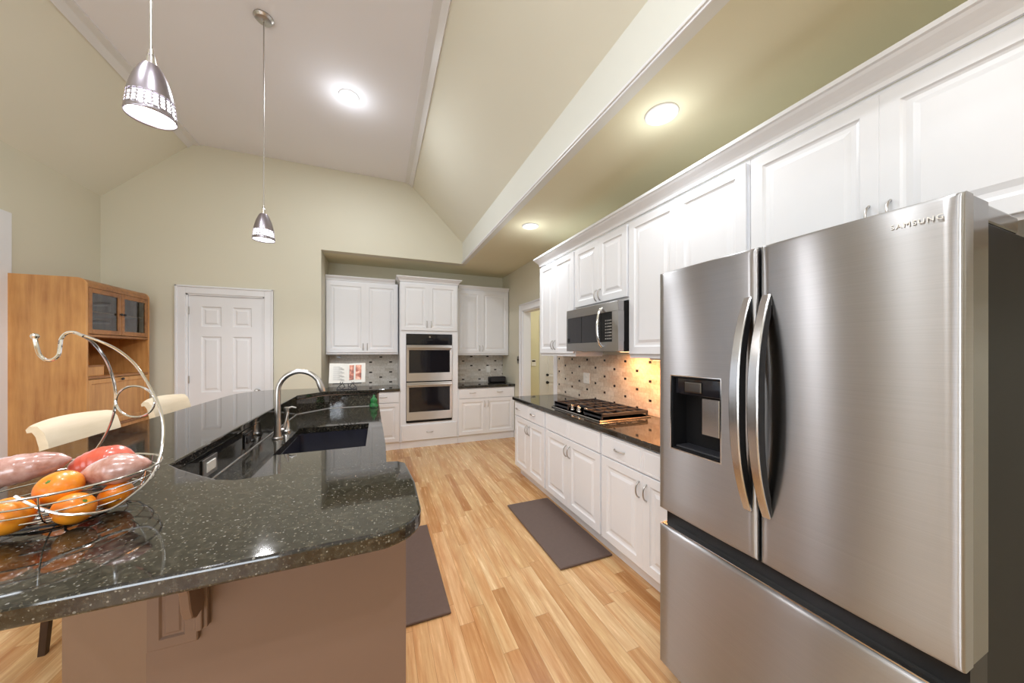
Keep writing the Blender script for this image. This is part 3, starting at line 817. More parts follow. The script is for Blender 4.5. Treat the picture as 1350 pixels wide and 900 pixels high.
ff(MB().box(FX+.148, FX+.166, FY0+.02, FY1-.02, .07, 1.74).build('door_gasket', 'black', t))
hole = (.816, 1.032, 1.045, 1.348)
ld = ff(soft_panel(MB(), FM+.0035, FY1, .762, 1.793, FX, .055, .004, .012, hole).build('door', 'steel', t, True, angle=1.0))
rd = ff(soft_panel(MB(), FY0, FM-.0035, .762, 1.793, FX, .055, .006, .012).build('door', 'steel', t, True, angle=1.0))
def fz(o, par): o.parent = par; o.location = (0, 0, 0); return o
M['door_side'] = plain('fridge_door_side', (.20, .195, .19), .18, 1, var=.03)
fz(MB().box(FX+.055, FX+.148, FM+.0045, FY1-.001, .763, 1.792, .002).build('door_edge', 'door_side'), ld) if False else None
mm = MB()
mm.box(FX+.056, FX+.147, FM+.0045, .812, .763, 1.792).box(FX+.056, FX+.147, 1.036, FY1-.001, .763, 1.792).box(FX+.056, FX+.147, .812, 1.036, .763, 1.041).box(FX+.056, FX+.147, .812, 1.036, 1.352, 1.786)
fz(mm.build('door_edge', 'door_side'), ld)
fz(MB().box(FX+.056, FX+.147, FY0+.001, FM-.0045, .763, 1.792, .002).build('door_edge', 'door_side'), rd)
# dispenser
m = MB(); y0, y1, z0, z1 = hole; xd = FX+.085
def slab(m, *a): m.box(*a)
m.box(xd, xd+.01, y0-.003, y1+.003, z0-.003, z1+.003)
m.box(FX+.004, xd, y0-.003, y0+.004, z0-.003, z1+.003).box(FX+.004, xd, y1-.004, y1+.003, z0-.003, z1+.003).box(FX+.004, xd, y0, y1, z0-.003, z0+.006).box(FX+.004, xd, y0, y1, z1-.006, z1+.003)
dp = fz(m.build('dispenser_recess', 'black'), ld)
fz(MB().box(FX+.02, xd, y0+.004, y1-.004, z1-.075, z1-.006, .004).build('dispenser_hood', 'blackgloss'), dp)
fz(MB().box(FX+.012, FX+.06, y0+.085, y0+.165, z1-.065, z1-.02, .006).build('nozzle', 'door_side'), dp)
fz(MB().box(FX+.058, FX+.07, y0+.045, y0+.12, z0+.07, z1-.085, .003).build('dispenser_paddle', 'steelh'), dp)
fz(MB().box(FX+.015, xd, y0+.012, y1-.012, z0+.006, z0+.014, .002).build('drip_tray', 'iron'), dp)
m = MB(); e = .0035
for a in ((y0-e, y0, z0-e, z1+e), (y1, y1+e, z0-e, z1+e), (y0, y1, z0-e, z0), (y0, y1, z1, z1+e)): m.box(FX-.0005, FX+.006, *a)
fz(m.build('dispenser_rim', 'chrome'), ld)
# door handles : flat bowed bars
for yc, par in ((.722, ld), (.664, rd)):
    m = MB(); b = m.b; n = 26; rings = []
    for k in range(n+1):
        u = -1+2*k/n; z = 1.275+u*.355
        o_ = .068*(1-abs(u)**2.4)
        xo, xi = FX-.004-o_, FX-.004-o_+.020+.012*(1-abs(u)**2)
        if abs(u) > .93: xi = FX+.002
        hw = .0165-.004*abs(u)
        c = .003
        sec = [(xo+c, yc-hw), (xo, yc-hw+c), (xo, yc+hw-c), (xo+c, yc+hw), (xi, yc+hw), (xi, yc-hw)]
        rings.append([b.verts.new((x_, y_, z)) for x_, y_ in sec])
    for k in range(n):
        for j in range(6): b.faces.new([rings[k][j], rings[k][(j+1) % 6], rings[k+1][(j+1) % 6], rings[k+1][j]])
    b.faces.new(rings[0]); b.faces.new(rings[-1][::-1])
    hd = fz(m.build('handle', 'steelh', None, True, angle=.5), par)
    m = MB()
    for sgn in (-1, 1):
        pass
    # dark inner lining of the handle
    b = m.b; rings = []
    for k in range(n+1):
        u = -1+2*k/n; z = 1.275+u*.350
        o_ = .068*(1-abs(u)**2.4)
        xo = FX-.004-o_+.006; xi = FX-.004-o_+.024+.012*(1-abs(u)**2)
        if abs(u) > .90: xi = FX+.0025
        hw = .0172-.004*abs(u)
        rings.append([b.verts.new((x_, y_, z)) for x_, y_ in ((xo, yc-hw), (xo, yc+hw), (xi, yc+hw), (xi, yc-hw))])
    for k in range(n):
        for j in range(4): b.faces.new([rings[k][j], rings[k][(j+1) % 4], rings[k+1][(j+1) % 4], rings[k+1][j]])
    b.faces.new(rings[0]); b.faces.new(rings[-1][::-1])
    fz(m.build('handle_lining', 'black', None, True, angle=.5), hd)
# freezer drawer
dw_ = ff(soft_panel(MB(), FY0, FY1, .085, .692, FX, .055, .006, .010).build('freezer_drawer', 'steel', t, True, angle=1.0))
fz(MB().box(FX+.056, FX+.147, FY0+.001, FY1-.001, .087, .665, .002).build('drawer_edge', 'door_side'), dw_)
fz(MB().box(FX+.05, FX+.148, FY0+.003, FY1-.003, .69, .761).build('handle_recess', 'black'), dw_)
fz(MB().box(FX+.012, FX+.05, FY0+.01, FY1-.01, .694, .699, .001).build('drawer_lip', 'chrome'), dw_)
# hinges, feet
for y in (FY0+.002, FY1-.105):
    m = MB().box(FX+.165, FX+.40, y+.01, y+.095, 1.755, 1.80, .006)
    m.box(FX+.09, FX+.19, y+.03, y+.08, 1.788, 1.80, .002).cyl((FX+.105, y+.04, 1.782), (FX+.105, y+.04, 1.808), .02, 16)
    ff(m.build('hinge_cover', 'door_side', t))
for y in (FY0+.06, FY1-.06):
    for xx in (FX+.10, 1.88): ff(MB().cyl((xx, y-.02, .03), (xx, y+.02, .03), .03, 18).build('roller', 'black', t, True))
ff(MB().box(FX+.08, FX+.16, FY0+.04, FY1-.04, .035, .085).build('kick_grille', 'black', t))
# lettering
cu = bpy.data.curves.new('lettering', 'FONT'); cu.body = 'SAMSUNG'; cu.size = .0152; cu.extrude = .0006; cu.space_character = 1.25; cu.align_x = 'CENTER'
to = bpy.data.objects.new('tmp_text', cu); C.objects.link(to)
dg = bpy.context.evaluated_depsgraph_get(); me = bpy.data.meshes.new_from_object(to.evaluated_get(dg))
bpy.data.objects.remove(to); me.materials.clear(); me.materials.append(M['plate'])
lo = bpy.data.objects.new('lettering', me); C.objects.link(lo)
# reader looks along +X : text x -> -Y, text y -> Z
me.transform(Matrix(((0, 0, -1, 0), (-1, 0, 0, 0), (0, 1, 0, 0), (0, 0, 0, 1))))
me.transform(Matrix.Translation((FX+.0004, .350, 1.742)))
lo.parent = rd

# ================================================================== ISLAND
ZT = 1.07
# base : knee wall polygon ring with 45 degree corner
def base_island():
    t = thing('island_base', 'taupe painted island base with an angled corner under the granite bar', 'island', (-.4, 1.9, 0))
    loc = (.4, -1.9, 0)
    outer = [(.072, 1.0), (-.49, 1.0), (-.84, 1.35), (-.84, 3.72), (-.02, 3.72)]
    inner = [(-.02, 3.545), (-.45, 3.545), (-.672, 3.30), (-.672, 1.42), (-.42, 1.17), (.072, 1.17)]
    m = MB(); b = m.b
    poly = outer+inner
    # split into convex quads strips
    def quad(a, b1, c, d): 
        m.prism([a, b1, c, d], 0, 1.034)
    quad((.072, 1.0), (-.49, 1.0), (-.42, 1.17), (.072, 1.17))
    quad((-.49, 1.0), (-.84, 1.35), (-.672, 1.42), (-.42, 1.17))
    quad((-.84, 1.35), (-.84, 3.72), (-.672, 3.30), (-.672, 1.42))
    m.prism([(-.84, 3.72), (-.02, 3.72), (-.02, 3.545), (-.45, 3.545), (-.672, 3.30)], 0, 1.034)
    bmesh.ops.remove_doubles(m.b, verts=m.b.verts[:], dist=.0005)
    m.build('knee_wall', 'taupe', t, loc=loc)
    # baseboard along the outside
    m = MB()
    m.prism([(.072, .985), (-.496, .985), (-.855, 1.344), (-.855, 3.72), (-.84, 3.72), (-.84, 1.35), (-.49, 1.0), (.072, 1.0)], 0, .10)
    m.build('baseboard', 'taupe', t, loc=loc)
    MB().box(-.020, -.003, 3.548, 3.70, .0, 1.033, .002).build('end_panel', 'taupe', t, loc=loc)
    # raised plate with moulding near the corbel
    m = MB()
    def lf(x0, x1, z0, z1, y):
        leaf(m, x1-x0, z1-z0, .012, [(.02, x1-x0-.02)], [(.02, z1-z0-.02)], y=y, ox=x0, oz=z0, prof=((.004, .004), (.008, .004), (.012, .002)))
    lf(-.483, -.397, .775, 1.03, 1.0)
    m.build('raised_panel', 'taupe', t, loc=loc)
    # corbels
    for cx in (-.391,):
        cpf = [(1.0, 1.034), (.86, 1.034), (.86, 1.012), (.868, .995), (.885, .975), (.905, .955), (.918, .925), (.925, .888), (.934, .862), (.952, .85), (.972, .852), (.985, .866), (1.0, .866)]
        m = MB(); m.prism(cpf, cx-.008, cx+.010, 'x', bev=.002, seg=1)
        m.box(cx-.012, cx+.016, .985, 1.0, .80, 1.034, .003)
        m.box(cx-.004, cx+.008, .978, .99, .80, 1.03, .003)
        m.build('corbel', 'taupe', t, loc=loc)
    # base cabinets under the sink counter, facing the range side
    m = MB().box(-.671, -.02, 1.43, 3.54, .10, .55).box(-.671, -.02, 1.43, 1.95, .55, .865).box(-.41, -.02, 1.171, 1.43, .10, .865).box(-.671, -.02, 2.80, 3.54, .55, .865).box(-.10+.05, -.02, 1.95, 2.80, .55, .865).box(-.671, -.60, 1.95, 2.80, .55, .865)
    m.build('carcass', 'cab', t, loc=loc)
    MB().box(-.42, -.08, 1.171, 3.54, 0, .10).build('toe_kick', 'cab', t, loc=loc)
    xs = [(1.20, 1.62), (1.62, 2.04), (2.04, 2.46), (2.46, 2.88), (2.88, 3.30)]
    for k, (a, b2) in enumerate(xs):
        m = MB(); leaf(m, b2-a-.004, .56, .02, [(.052, b2-a-.056)], [(.052, .508)], ox=a+.002, oz=.12)
        bmesh.ops.transform(m.b, matrix=Matrix(((0, -1, 0, -.02), (1, 0, 0, 0), (0, 0, 1, 0), (0, 0, 0, 1))), verts=m.b.verts)
        dd = m.build('door', 'cab', t, loc=loc)
        m = MB(); bow(m, b2-.035 if k % 2 else a+.035, .60, -.02)
        bmesh.ops.transform(m.b, matrix=Matrix(((0, -1, 0, -.02), (1, 0, 0, 0), (0, 0, 1, 0), (0, 0, 0, 1))), verts=m.b.verts)
        m.build('handle', 'nickel', dd, True)
        m = MB(); leaf(m, b2-a-.004, .15, .02, [(.012, b2-a-.016)], [(.012, .138)], ox=a+.002, oz=.695, prof=((.003, .002), (.006, -.0005)))
        bmesh.ops.transform(m.b, matrix=Matrix(((0, -1, 0, -.02), (1, 0, 0, 0), (0, 0, 1, 0), (0, 0, 0, 1))), verts=m.b.verts)
        m.build('drawer', 'cab', t, loc=loc)
base_island()

def arc(cx, cy, r, a0, a1, n=8):
    return [(cx+r*math.cos(math.radians(a0+(a1-a0)*k/n)), cy+r*math.sin(math.radians(a0+(a1-a0)*k/n))) for k in range(n+1)]
bar = []
bar += arc(-.005, .835, .10, -90, 0, 10)          # near right rounded corner
bar += [(.097, 1.0), (.082, 1.18)]
bar += [(.060, 1.205), (.024, 1.212), (-.12, 1.216), (-.295, 1.22), (-.333, 1.213), (-.396, 1.210), (-.449, 1.236), (-.529, 1.315), (-.60, 1.39), (-.652, 1.455)]
bar += [(-.655, 2.0), (-.656, 3.31), (-.46, 3.56), (.0, 3.53)]
bar += [(.0, 3.88), (-.98, 3.89), (-1.07, 3.84), (-1.18, 3.70), (-1.205, 3.55)]
bar += [(-1.205, 2.2), (-1.2, 1.44), (-1.15, 1.36), (-.62, .765), (-.56, .733)]
m = MB(); m.prism(bar, ZT-.036, ZT, 'z', bev=.006)
tag(m.build('countertop', 'granite'), 'raised polished black granite bar top wrapping around the sink counter', 'countertop')

# sink counter with an opening
sx0, sx1, sy0, sy1 = -.515, -.072, 2.045, 2.69
m = MB()
b = bmesh.new()
X = [-.669, sx0, sx1, .03]; Yy = [1.172, sy0, sy1, 3.30]
def cell(x0, x1, y0, y1): m.box(x0, x1, y0, y1, .872, .91)
m.prism([(-.669, 1.425), (-.42, 1.172), (.03, 1.172), (.034, sy0), (-.669, sy0)], .872, .91)
m.prism([(-.669, sy1), (.016, sy1), (0.0, 3.54), (-.449, 3.54), (-.669, 3.30)], .872, .91)
m.prism([(-.669, sy0), (sx0, sy0), (sx0, sy1), (-.669, sy1)], .872, .91)
m.prism([(sx1, sy0), (.034, sy0), (.018, sy1), (sx1, sy1)], .872, .91)
b.free()
tag(m.build('countertop', 'granite'), 'lower polished black granite counter around the sink', 'countertop')
# granite backsplash below the bar
m = MB()
th = .016
m.prism([(-.671, 1.43), (-.671, 3.30), (-.671+th, 3.294), (-.671+th, 1.436)], .911, 1.033)
m.prism([(-.671, 3.30), (-.45, 3.544), (-.45+.008, 3.544-th), (-.671+th, 3.294)], .911, 1.033)
m.prism([(-.45, 3.544), (-.022, 3.544), (-.022, 3.544-th), (-.442, 3.544-th)], .911, 1.033)
bs = tag(m.build('backsplash', 'granite'), 'dark granite upstand between sink counter and raised bar', 'backsplash')
m = MB(); tk = th+.004
m.prism([(-.671+th, 1.44), (-.671+th, 3.294), (-.671+tk, 3.293), (-.671+tk, 1.44)], .9105, .915)
m.prism([(-.671+th, 3.294), (-.442, 3.544-th), (-.440, 3.544-tk), (-.671+tk, 3.292)], .9105, .915)
m.prism([(-.442, 3.544-th), (-.022, 3.544-th), (-.022, 3.544-tk), (-.440, 3.544-tk)], .9105, .915)
m.build('sealant_line', plain('grey_sealant', (.42, .41, .40), .5), bs, label='thin grey sealant line')

# sink
t = thing('kitchen_sink', 'black composite undermount sink set in the granite counter', 'sink', ((sx0+sx1)/2, (sy0+sy1)/2, .66))
m = MB(); b = m.b
def rr(x0, x1, y0, y1, r, z, n=5):
    pts = arc(x1-r, y1-r, r, 0, 90, n)+arc(x0+r, y1-r, r, 90, 180, n)+arc(x0+r, y0+r, r, 180, 270, n)+arc(x1-r, y0+r, r, 270, 360, n)
    return [b.verts.new((p[0]-(sx0+sx1)/2, p[1]-(sy0+sy1)/2, z-.66)) for p in pts]
rings = [rr(sx0-.03, sx1+.012, sy0-.03, sy1+.03, .02, .8715), rr(sx0-.008, sx1+.008, sy0-.008, sy1+.008, .03, .8715), rr(sx0, sx1, sy0, sy1, .04, .866), rr(sx0+.006, sx1-.006, sy0+.006, sy1-.006, .05, .70), rr(sx0+.02, sx1-.02, sy0+.02, sy1-.02, .05, .672), rr(sx0+.19, sx1-.19, sy0+.29, sy1-.29, .03, .667)]
for a, c in zip(rings, rings[1:]):
    for k in range(len(a)): b.faces.new([a[k], a[(k+1) % len(a)], c[(k+1) % len(a)], c[k]])
b.faces.new(rings[-1])
o = m.build('sink_bowl', 'sink', t, True)
MB().lathe([(0, .010), (.03, .010), (.042, .014), (.045, .008)], n=24).build('drain', 'chrome', t, True)

# faucet
t = thing('kitchen_faucet', 'brushed nickel gooseneck faucet arching over the sink', 'faucet', (-.583, 2.425, .911))
MB().lathe([(0, 0), (.03, 0), (.03, .006), (.024, .012), (.021, .03), (.018, .10), (.0155, .14)], n=28).build('faucet_base', 'nickel', t, True)
pts = [(0, 0, .10), (0, 0, .2), (0, 0, .28)]
R_ = .118
for k in range(1, 15):
    a = PI-PI*k/14*.92
    pts.append((R_+R_*math.cos(a), 0, .285+R_*1.08*math.sin(a)))
MB().tube(pts, [.0165]*3+[.0150]*14, 16).build('spout', 'nickel', t, True)
e = Vector(pts[-1]); dv = (Vector(pts[-1])-Vector(pts[-2])).normalized()
p0 = e-dv*.045
MB().tube([p0, p0+dv*.02, p0+dv*.07, p0+dv*.085], [.0155, .0185, .0195, .017], 18).build('spray_head', 'nickel', t, True)
m = MB(); m.tube([(0.0, .0, .045), (.03, .012, .05)], .013, 14); m.tube([(.03, .012, .05), (.040, .018, .10), (.050, .022, .155)], [.011, .009, .006], 12)
m.build('faucet_lever', 'nickel', t, True)
t = thing('soap_dispenser', 'short nickel soap dispenser beside the faucet', 'soap dispenser', (-.575, 2.60, .911))
MB().lathe([(0, 0), (.026, 0), (.026, .01), (.019, .02), (.018, .06), (.013, .075), (.011, .12), (.014, .15), (.014, .165), (0, .168)], n=24).build('pump_body', 'nickel', t, True)
MB().tube([(0, 0, .155), (.03, 0, .166), (.055, 0, .158)], [.007, .006, .005], 10).build('pump_spout', 'nickel', t, True)
# outlets on the granite upstand
t = thing('wall_outlet', 'silver-framed horizontal outlet on the granite upstand near the bar corner', 'outlet', (-.654, 1.73, .94), PI/2)
MB().box(-.062, .062, -.006, 0, 0, .075, .002).build('cover_plate', 'nickel', t)
MB().box(-.038, .038, -.010, -.005, .018, .058, .002).build('socket', 'plate', t)
t = thing('wall_outlet', 'dark outlet on the granite upstand behind the faucet', 'outlet', (-.654, 2.16, .94), PI/2)
MB().box(-.055, .055, -.005, 0, 0, .075, .002).build('cover_plate', 'blackgloss', t)
MB().box(-.03, .03, -.008, -.004, .02, .055, .002).build('socket', 'black', t)
# guessed bottle standing in for an unclear green shape, partly a reflection
t = thing('green_glass_bottle', 'small green glass bottle at the far end of the sink counter', 'bottle', (-.048, 3.44, .911))
MB().lathe([(0, 0), (.036, 0), (.042, .012), (.038, .03), (.030, .045), (.034, .06), (.028, .08), (.018, .092), (.012, .10), (.011, .118), (0, .12)], n=24).build('bottle_body', 'green_glass', t, True)

# ================================================================== COOKBOOK ON STAND
t = thing('cookbook', 'open cookbook with a photo page leaning on a wire stand', 'book', (-.30, 3.70, ZT+.062), 0)
tilt = Matrix.Rotation(math.radians(-17), 4, 'X')
def pg(m, sgn):
    n = 8; b = m.b
    for side in (0, 1):
        pass
    top = []
    for k in range(n+1):
        u = k/n; x = sgn*.165*u; y = .018*math.sin(min(1, u*1.6)*PI*.5)*-1 + .018
        top.append((x, y))
    poly = top+[(x, y+.012) for x, y in reversed(top)]
    t2 = MB(); t2.prism(poly if sgn > 0 else poly[::-1], 0, .205, 'z'); me_ = bpy.data.meshes.new('x'); t2.b.to_mesh(me_); t2.b.free(); m.b.from_mesh(me_)
    bmesh.ops.transform(m.b, matrix=tilt, verts=m.b.verts)
m = MB(); pg(m, -1); m.build('text_page', 'paper', t)
m = MB(); pg(m, 1); rp = m.build('photo_page', 'paper', t)
def photo_mat():
    q = NT('page_photo'); nz = q.noise(q.o, 22, 3, .6)
    c = q.ramp(nz, [(.32, lin(40, 24, 26)), (.45, lin(150, 74, 50)), (.55, lin(196, 130, 104)), (.66, lin(230, 196, 176)), (.75, lin(70, 60, 90))])
    return q.set(col=c, rough=.4)
pm = photo_mat()
for x0, x1 in ((.016, .058), (.074, .128)):
    m = MB(); m.box(x0, x1, -.0025 if x0 > .05 else .0035, .004 if x0 > .05 else .010, .03, .185)
    bmesh.ops.transform(m.b, matrix=tilt, verts=m.b.verts); m.build('printed_photo', pm, rp)
tx = plain('print_grey', (.45, .44, .44), .7)
m = MB()
for k in range(12): m.box(-.13, -.03-.02*(k % 3), -.0012, .003, .03+k*.0125, .034+k*.0125)
bmesh.ops.transform(m.b, matrix=tilt, verts=m.b.verts); m.build('printed_text', tx, t)
t = thing('book_stand', 'dark scrolled metal stand holding the open cookbook on the far bar', 'book stand', (-.30, 3.70, ZT))
m = MB()
m.box(-.13, .13, -.022, .04, .052, .058, .002)
for sx in (-1, 1):
    m.tube([(sx*.09, -.05, .004), (sx*.075, -.02, .03), (sx*.05, .0, .052), (sx*.03, .03, .09), (sx*.02, .07, .16)], .004, 8)
    m.tube([(sx*.04, .02, .052), (sx*.02, -.01, .02), (sx*.05, -.03, .004), (sx*.07, -.02, .02)], .004, 8)
    m.tube([(sx*.06, -.022, .055), (sx*.06, -.027, .075)], .003, 8)
m.tube([(-.09, -.05, .004), (0, -.055, .004), (.09, -.05, .004)], .004, 8)
m.tube([(0, .07, .16), (0, .10, .08), (0, .12, .004)], .004, 8)
m.tube([(-.02, .07, .16), (.02, .07, .16)], .004, 8)
m.build('stand_frame', 'iron', t, True)

# ================================================================== FLOOR MATS
m = MB(); m.prism([(0+x, y) for x, y in [(1.108, 1.883), (1.53, 1.883), (1.53, 2.85), (1.108, 2.85)]], 0.001, .02, 'z', bev=.009)
tag(m.build('floor_mat', 'mat'), 'dark brown cushioned mat on the oak floor before the cooktop cabinets', 'mat', 'brown kitchen mats')
m = MB(); m.prism([(.0, 1.80), (.368, 1.80), (.368, 2.78), (.0, 2.78)], 0.001, .02, 'z', bev=.009)
tag(m.build('floor_mat', 'mat'), 'dark brown cushioned mat beside the island, partly hidden by the bar', 'mat', 'brown kitchen mats')

# ================================================================== HUTCH (front faces +X)
HY, HD, HH, HWd = 4.02, .47, 2.09, .845
t = thing('wooden_hutch', 'tall honey-coloured wooden hutch with glass doors against the left wall', 'hutch', (XL+.005+HD, HY, 0), PI/2)
# local: x along the front, y back
th = .022
def side_poly(z1): 
    r = .06
    return [(0, 0.0), (HD, 0.0), (HD, z1)] + [(r-r*math.sin(a), z1-r+r*math.cos(a)) for a in [PI/2*k/8 for k in range(9)]]
for x0 in (0, HWd-th):
    m = MB(); m.prism(side_poly(HH), x0, x0+th, 'x', bev=.002, seg=1); m.build('side_panel', 'hutch', t)
m = MB(); r = .06
pf = [(HD-.01, HH-.002)]+[(r-r*math.sin(a)+.001, HH-.002-r+r*math.cos(a)) for a in [PI/2*k/8 for k in range(9)]]+[(.001, HH-.075), (.03, HH-.075), (.03, HH-.05), (HD-.01, HH-.03)]
m.prism(pf, th, HWd-th, 'x'); m.build('top_panel', 'hutchd', t, True, angle=.9)
MB().box(th, HWd-th, HD-.012, HD-.004, .05, HH-.03).build('back_panel', 'hutch', t)
for z in (1.60, 1.225):
    MB().box(th, HWd-th, .0, HD-.012, z-.022, z, .003).build('shelf', 'hutchd', t)
MB().box(th, HWd-th, .02, HD-.012, 1.80, 1.812).build('shelf', 'hutch', t)
xm = HWd/2
for x0, x1, hx in ((th+.004, xm-.002, xm-.022), (xm+.002, HWd-th-.004, xm+.022)):
    m = MB(); f = .042
    z0, z1 = 1.605, 2.012
    m.box(x0, x0+f, 0, .02, z0, z1, .003).box(x1-f, x1, 0, .02, z0, z1, .003).box(x0+f, x1-f, 0, .02, z0, z0+f, .003).box(x0+f, x1-f, 0, .02, z1-f, z1, .003)
    dd = m.build('door', 'hutchd', t)
    MB().box(x0+f-.004, x1-f+.004, .008, .012, z0+f-.004, z1-f+.004).build('door_pane', 'glass', dd)
    MB().lathe([(0, .022), (.011, .018), (.012, .010), (.005, .006), (.006, 0)], n=16, mat=Matrix.Translation((hx, 0, 1.81)) @ Matrix.Rotation(PI/2, 4, 'X')).build('knob', 'iron', dd, True)
# drop front, drawer, lower doors
m = MB(); leaf(m, HWd-2*th-.01, .43, .018, [(.035, HWd-2*th-.045)], [(.035, .395)], y=.02, ox=th+.005, oz=.765, prof=((.006, .006), (.012, .007)))
dd = m.build('drop_front', 'hutch', t)
MB().lathe([(0, .022), (.012, .018), (.013, .010), (.005, .006), (.006, 0)], n=16, mat=Matrix.Translation((xm, .002, 1.18)) @ Matrix.Rotation(PI/2, 4, 'X')).build('knob', 'iron', dd, True)
MB().box(th, HWd-th, .0, HD-.012, .735, .76, .003).build('shelf', 'hutchd', t)
for x0, x1 in ((th+.004, xm-.002), (xm+.002, HWd-th-.004)):
    m = MB(); leaf(m, x1-x0, .62, .018, [(.045, x1-x0-.045)], [(.045, .575)], y=.02, ox=x0, oz=.11)
    dd = m.build('door', 'hutch', t)
    hx = x1-.03 if x0 < .3 else x0+.03
    MB().lathe([(0, .022), (.011, .018), (.012, .010), (.005, .006), (.006, 0)], n=16, mat=Matrix.Translation((hx, .002, .45)) @ Matrix.Rotation(PI/2, 4, 'X')).build('knob', 'iron', dd, True)
MB().box(th, HWd-th, .02, HD-.012, .0, .10).build('plinth', 'hutchd', t)
t = thing('wooden_box', 'small pale wooden box in the open niche of the hutch', 'box', (XL+.005+HD-.10, HY+.16, 1.226), PI/2)
MB().box(-.11, .11, -.06, .08, 0, .085, .003).build('box_body', 'hutch', t)
MB().box(-.113, .113, -.063, .083, .086, .098, .002).build('box_lid', 'hutchd', t)

# ================================================================== BAR STOOLS
def copy_tree(o, parent=None):
    c = o.copy(); C.objects.link(c); c.parent = parent
    for ch in list(o.children): copy_tree(ch, c)
    return c
def stool():
    # faces +X toward the bar; back slab near x=0 (outer side)
    t = thing('bar_stool', 'cream wooden bar stool with a rolled backrest nearest the hutch side', 'bar stool', (0, 0, 0), 0, 'bar stools along the bar')
    W = .235
    # backrest: curved slab with rolled top, slightly concave
    m = MB(); b = m.b
    prof = []
    outl = [(-.005, .80), (-.012, .90), (-.020, .99), (-.034, 1.045), (-.056, 1.078), (-.082, 1.082), (-.094, 1.066), (-.090, 1.050), (-.074, 1.052), (-.062, 1.030), (-.052, .98), (-.045, .90), (-.038, .80)]
    ny = 16; rings = []
    for k in range(ny+1):
        v = -1+2*k/ny
        dx = -.035*(1-v*v)
        rings.append([b.verts.new((x+dx, v*W, z+.028-.012*(v*v))) for x, z in outl])
    q = len(outl)
    for k in range(ny):
        for j in range(q): b.faces.new([rings[k][j], rings[k][(j+1) % q], rings[k+1][(j+1) % q], rings[k+1][j]])
    b.faces.new(rings[0]); b.faces.new(rings[-1][::-1])
    m.build('backrest', 'stool', t, True, angle=.9)
    MB().box(.0, .40, -.225, .225, .70, .75, .02).build('seat', 'stool', t, True)
    for x, y in ((-.02, -.215), (-.02, .215)):
        MB().tube([(x-.03, y, 0), (x, y, .4), (x, y, .72), (x-.02, y, .86)], [.017, .02, .022, .02], 4).build('leg', 'darkwood', t)
    for x, y in ((.36, -.20), (.36, .20)):
        MB().tube([(x+.02, y, 0), (x, y, .70)], [.016, .022], 4).build('leg', 'darkwood', t)
    for y in (-.21, .21): MB().cyl((-.01, y, .25), (.36, y, .25), .011, 8).build('stretcher', 'darkwood', t)
    MB().cyl((.36, -.2, .30), (.36, .2, .30), .011, 8).build('stretcher', 'darkwood', t)
    return t
s1 = stool(); s1.location = (-1.44, 2.51, 0)
s1['label'] = 'cream wooden bar stool with rolled back, nearer one, behind the fruit basket'
s2 = copy_tree(s1); s2.location = (-1.44, 3.31, 0)
s2['label'] = 'cream wooden bar stool with rolled back, farther one, before the pantry door'

# ================================================================== FRUIT BASKET
BC = Vector((-.69, 1.11, ZT))
t = thing('fruit_basket', 'chrome wire fruit basket with a tall banana hook on the bar', 'basket', BC)
def ring(r, z, n=48, c=(0, 0)): return [(c[0]+r*math.cos(2*PI*k/n), c[1]+r*math.sin(2*PI*k/n), z) for k in range(n)]
m = MB()
m.tube(ring(.16, .09), .0029, 8, True)
m.build('rim', 'chrome', t, True)
m = MB()
for r, z in ((.155, .070), (.145, .050), (.128, .031), (.100, .018), (.072, .013), (.045, .011), (.018, .010)): m.tube(ring(r, z), .0018, 6, True)
m.build('basket_wire', 'chrome', t, True)
m = MB()
for k in range(6):
    a = 2*PI*k/6+.9
    m.tube([(r*math.cos(a), r*math.sin(a), z) for r, z in ((.16, .09), (.157, .070), (.147, .049), (.130, .029), (.102, .015), (.074, .009), (.03, .007), (.005, .007))], .0015, 6)
m.build('basket_rib', 'chrome', t, True)
# base feet loops
m = MB(); m.tube(ring(.085, .0045), .0022, 6, True)
for k in range(4):
    a = 2*PI*k/4+.6
    m.tube([(.085*math.cos(a), .085*math.sin(a), .0045), (.10*math.cos(a), .10*math.sin(a), .010), (.108*math.cos(a+.1), .108*math.sin(a+.1), .019)], .0022, 6)
m.build('base_ring', 'iron', t, True)
# arch : camera-independent world points relative to the basket centre
def wp(u, v, tt):
    f_, s_, c_ = 432., math.sin(math.atan(175/432)), math.cos(math.atan(175/432))
    a = (u-675)/f_; bb = (463-v)/f_
    return Vector((tt*(s_+a*c_), tt*(c_-a*s_), 1.45+tt*bb))-BC
def smooth_pts(P, sub=5):
    P = [Vector(p) for p in P]; out = []
    for k in range(len(P)-1):
        p0, p1, p2, p3 = P[max(k-1, 0)], P[k], P[k+1], P[min(k+2, len(P)-1)]
        for q in range(sub):
            s_ = q/sub
            out.append(.5*((2*p1)+(-p0+p2)*s_+(2*p0-5*p1+4*p2-p3)*s_*s_+(-p0+3*p1-3*p2+p3)*s_**3))
    out.append(P[-1]); return out
m = MB()
m.tube(smooth_pts([wp(20, 654, .66), wp(45, 667, .665), wp(80, 677, .68), wp(115, 677, .70), wp(145, 671, .73), wp(170, 655, .77), wp(195, 632, .82), wp(209, 607, .85), wp(215, 580, .87), wp(215, 556, .875), wp(208, 530, .87), wp(195, 505, .86), wp(178, 480, .845), wp(155, 461, .825), wp(132, 450, .805), wp(107, 441, .785)]), .0030, 8)
m.tube(smooth_pts([wp(113, 607, .90), wp(130, 588, .91), wp(143, 565, .91), wp(151, 540, .90), wp(152, 515, .89), wp(147, 492, .87), wp(138, 471, .84), wp(124, 453, .81), wp(107, 441, .785)]), .0030, 8)
m.build('arch', 'chrome', t, True)
m = MB()
rc = wp(178, 529, .885); ux = (wp(204, 530, .88)-wp(153, 529, .895))*.5
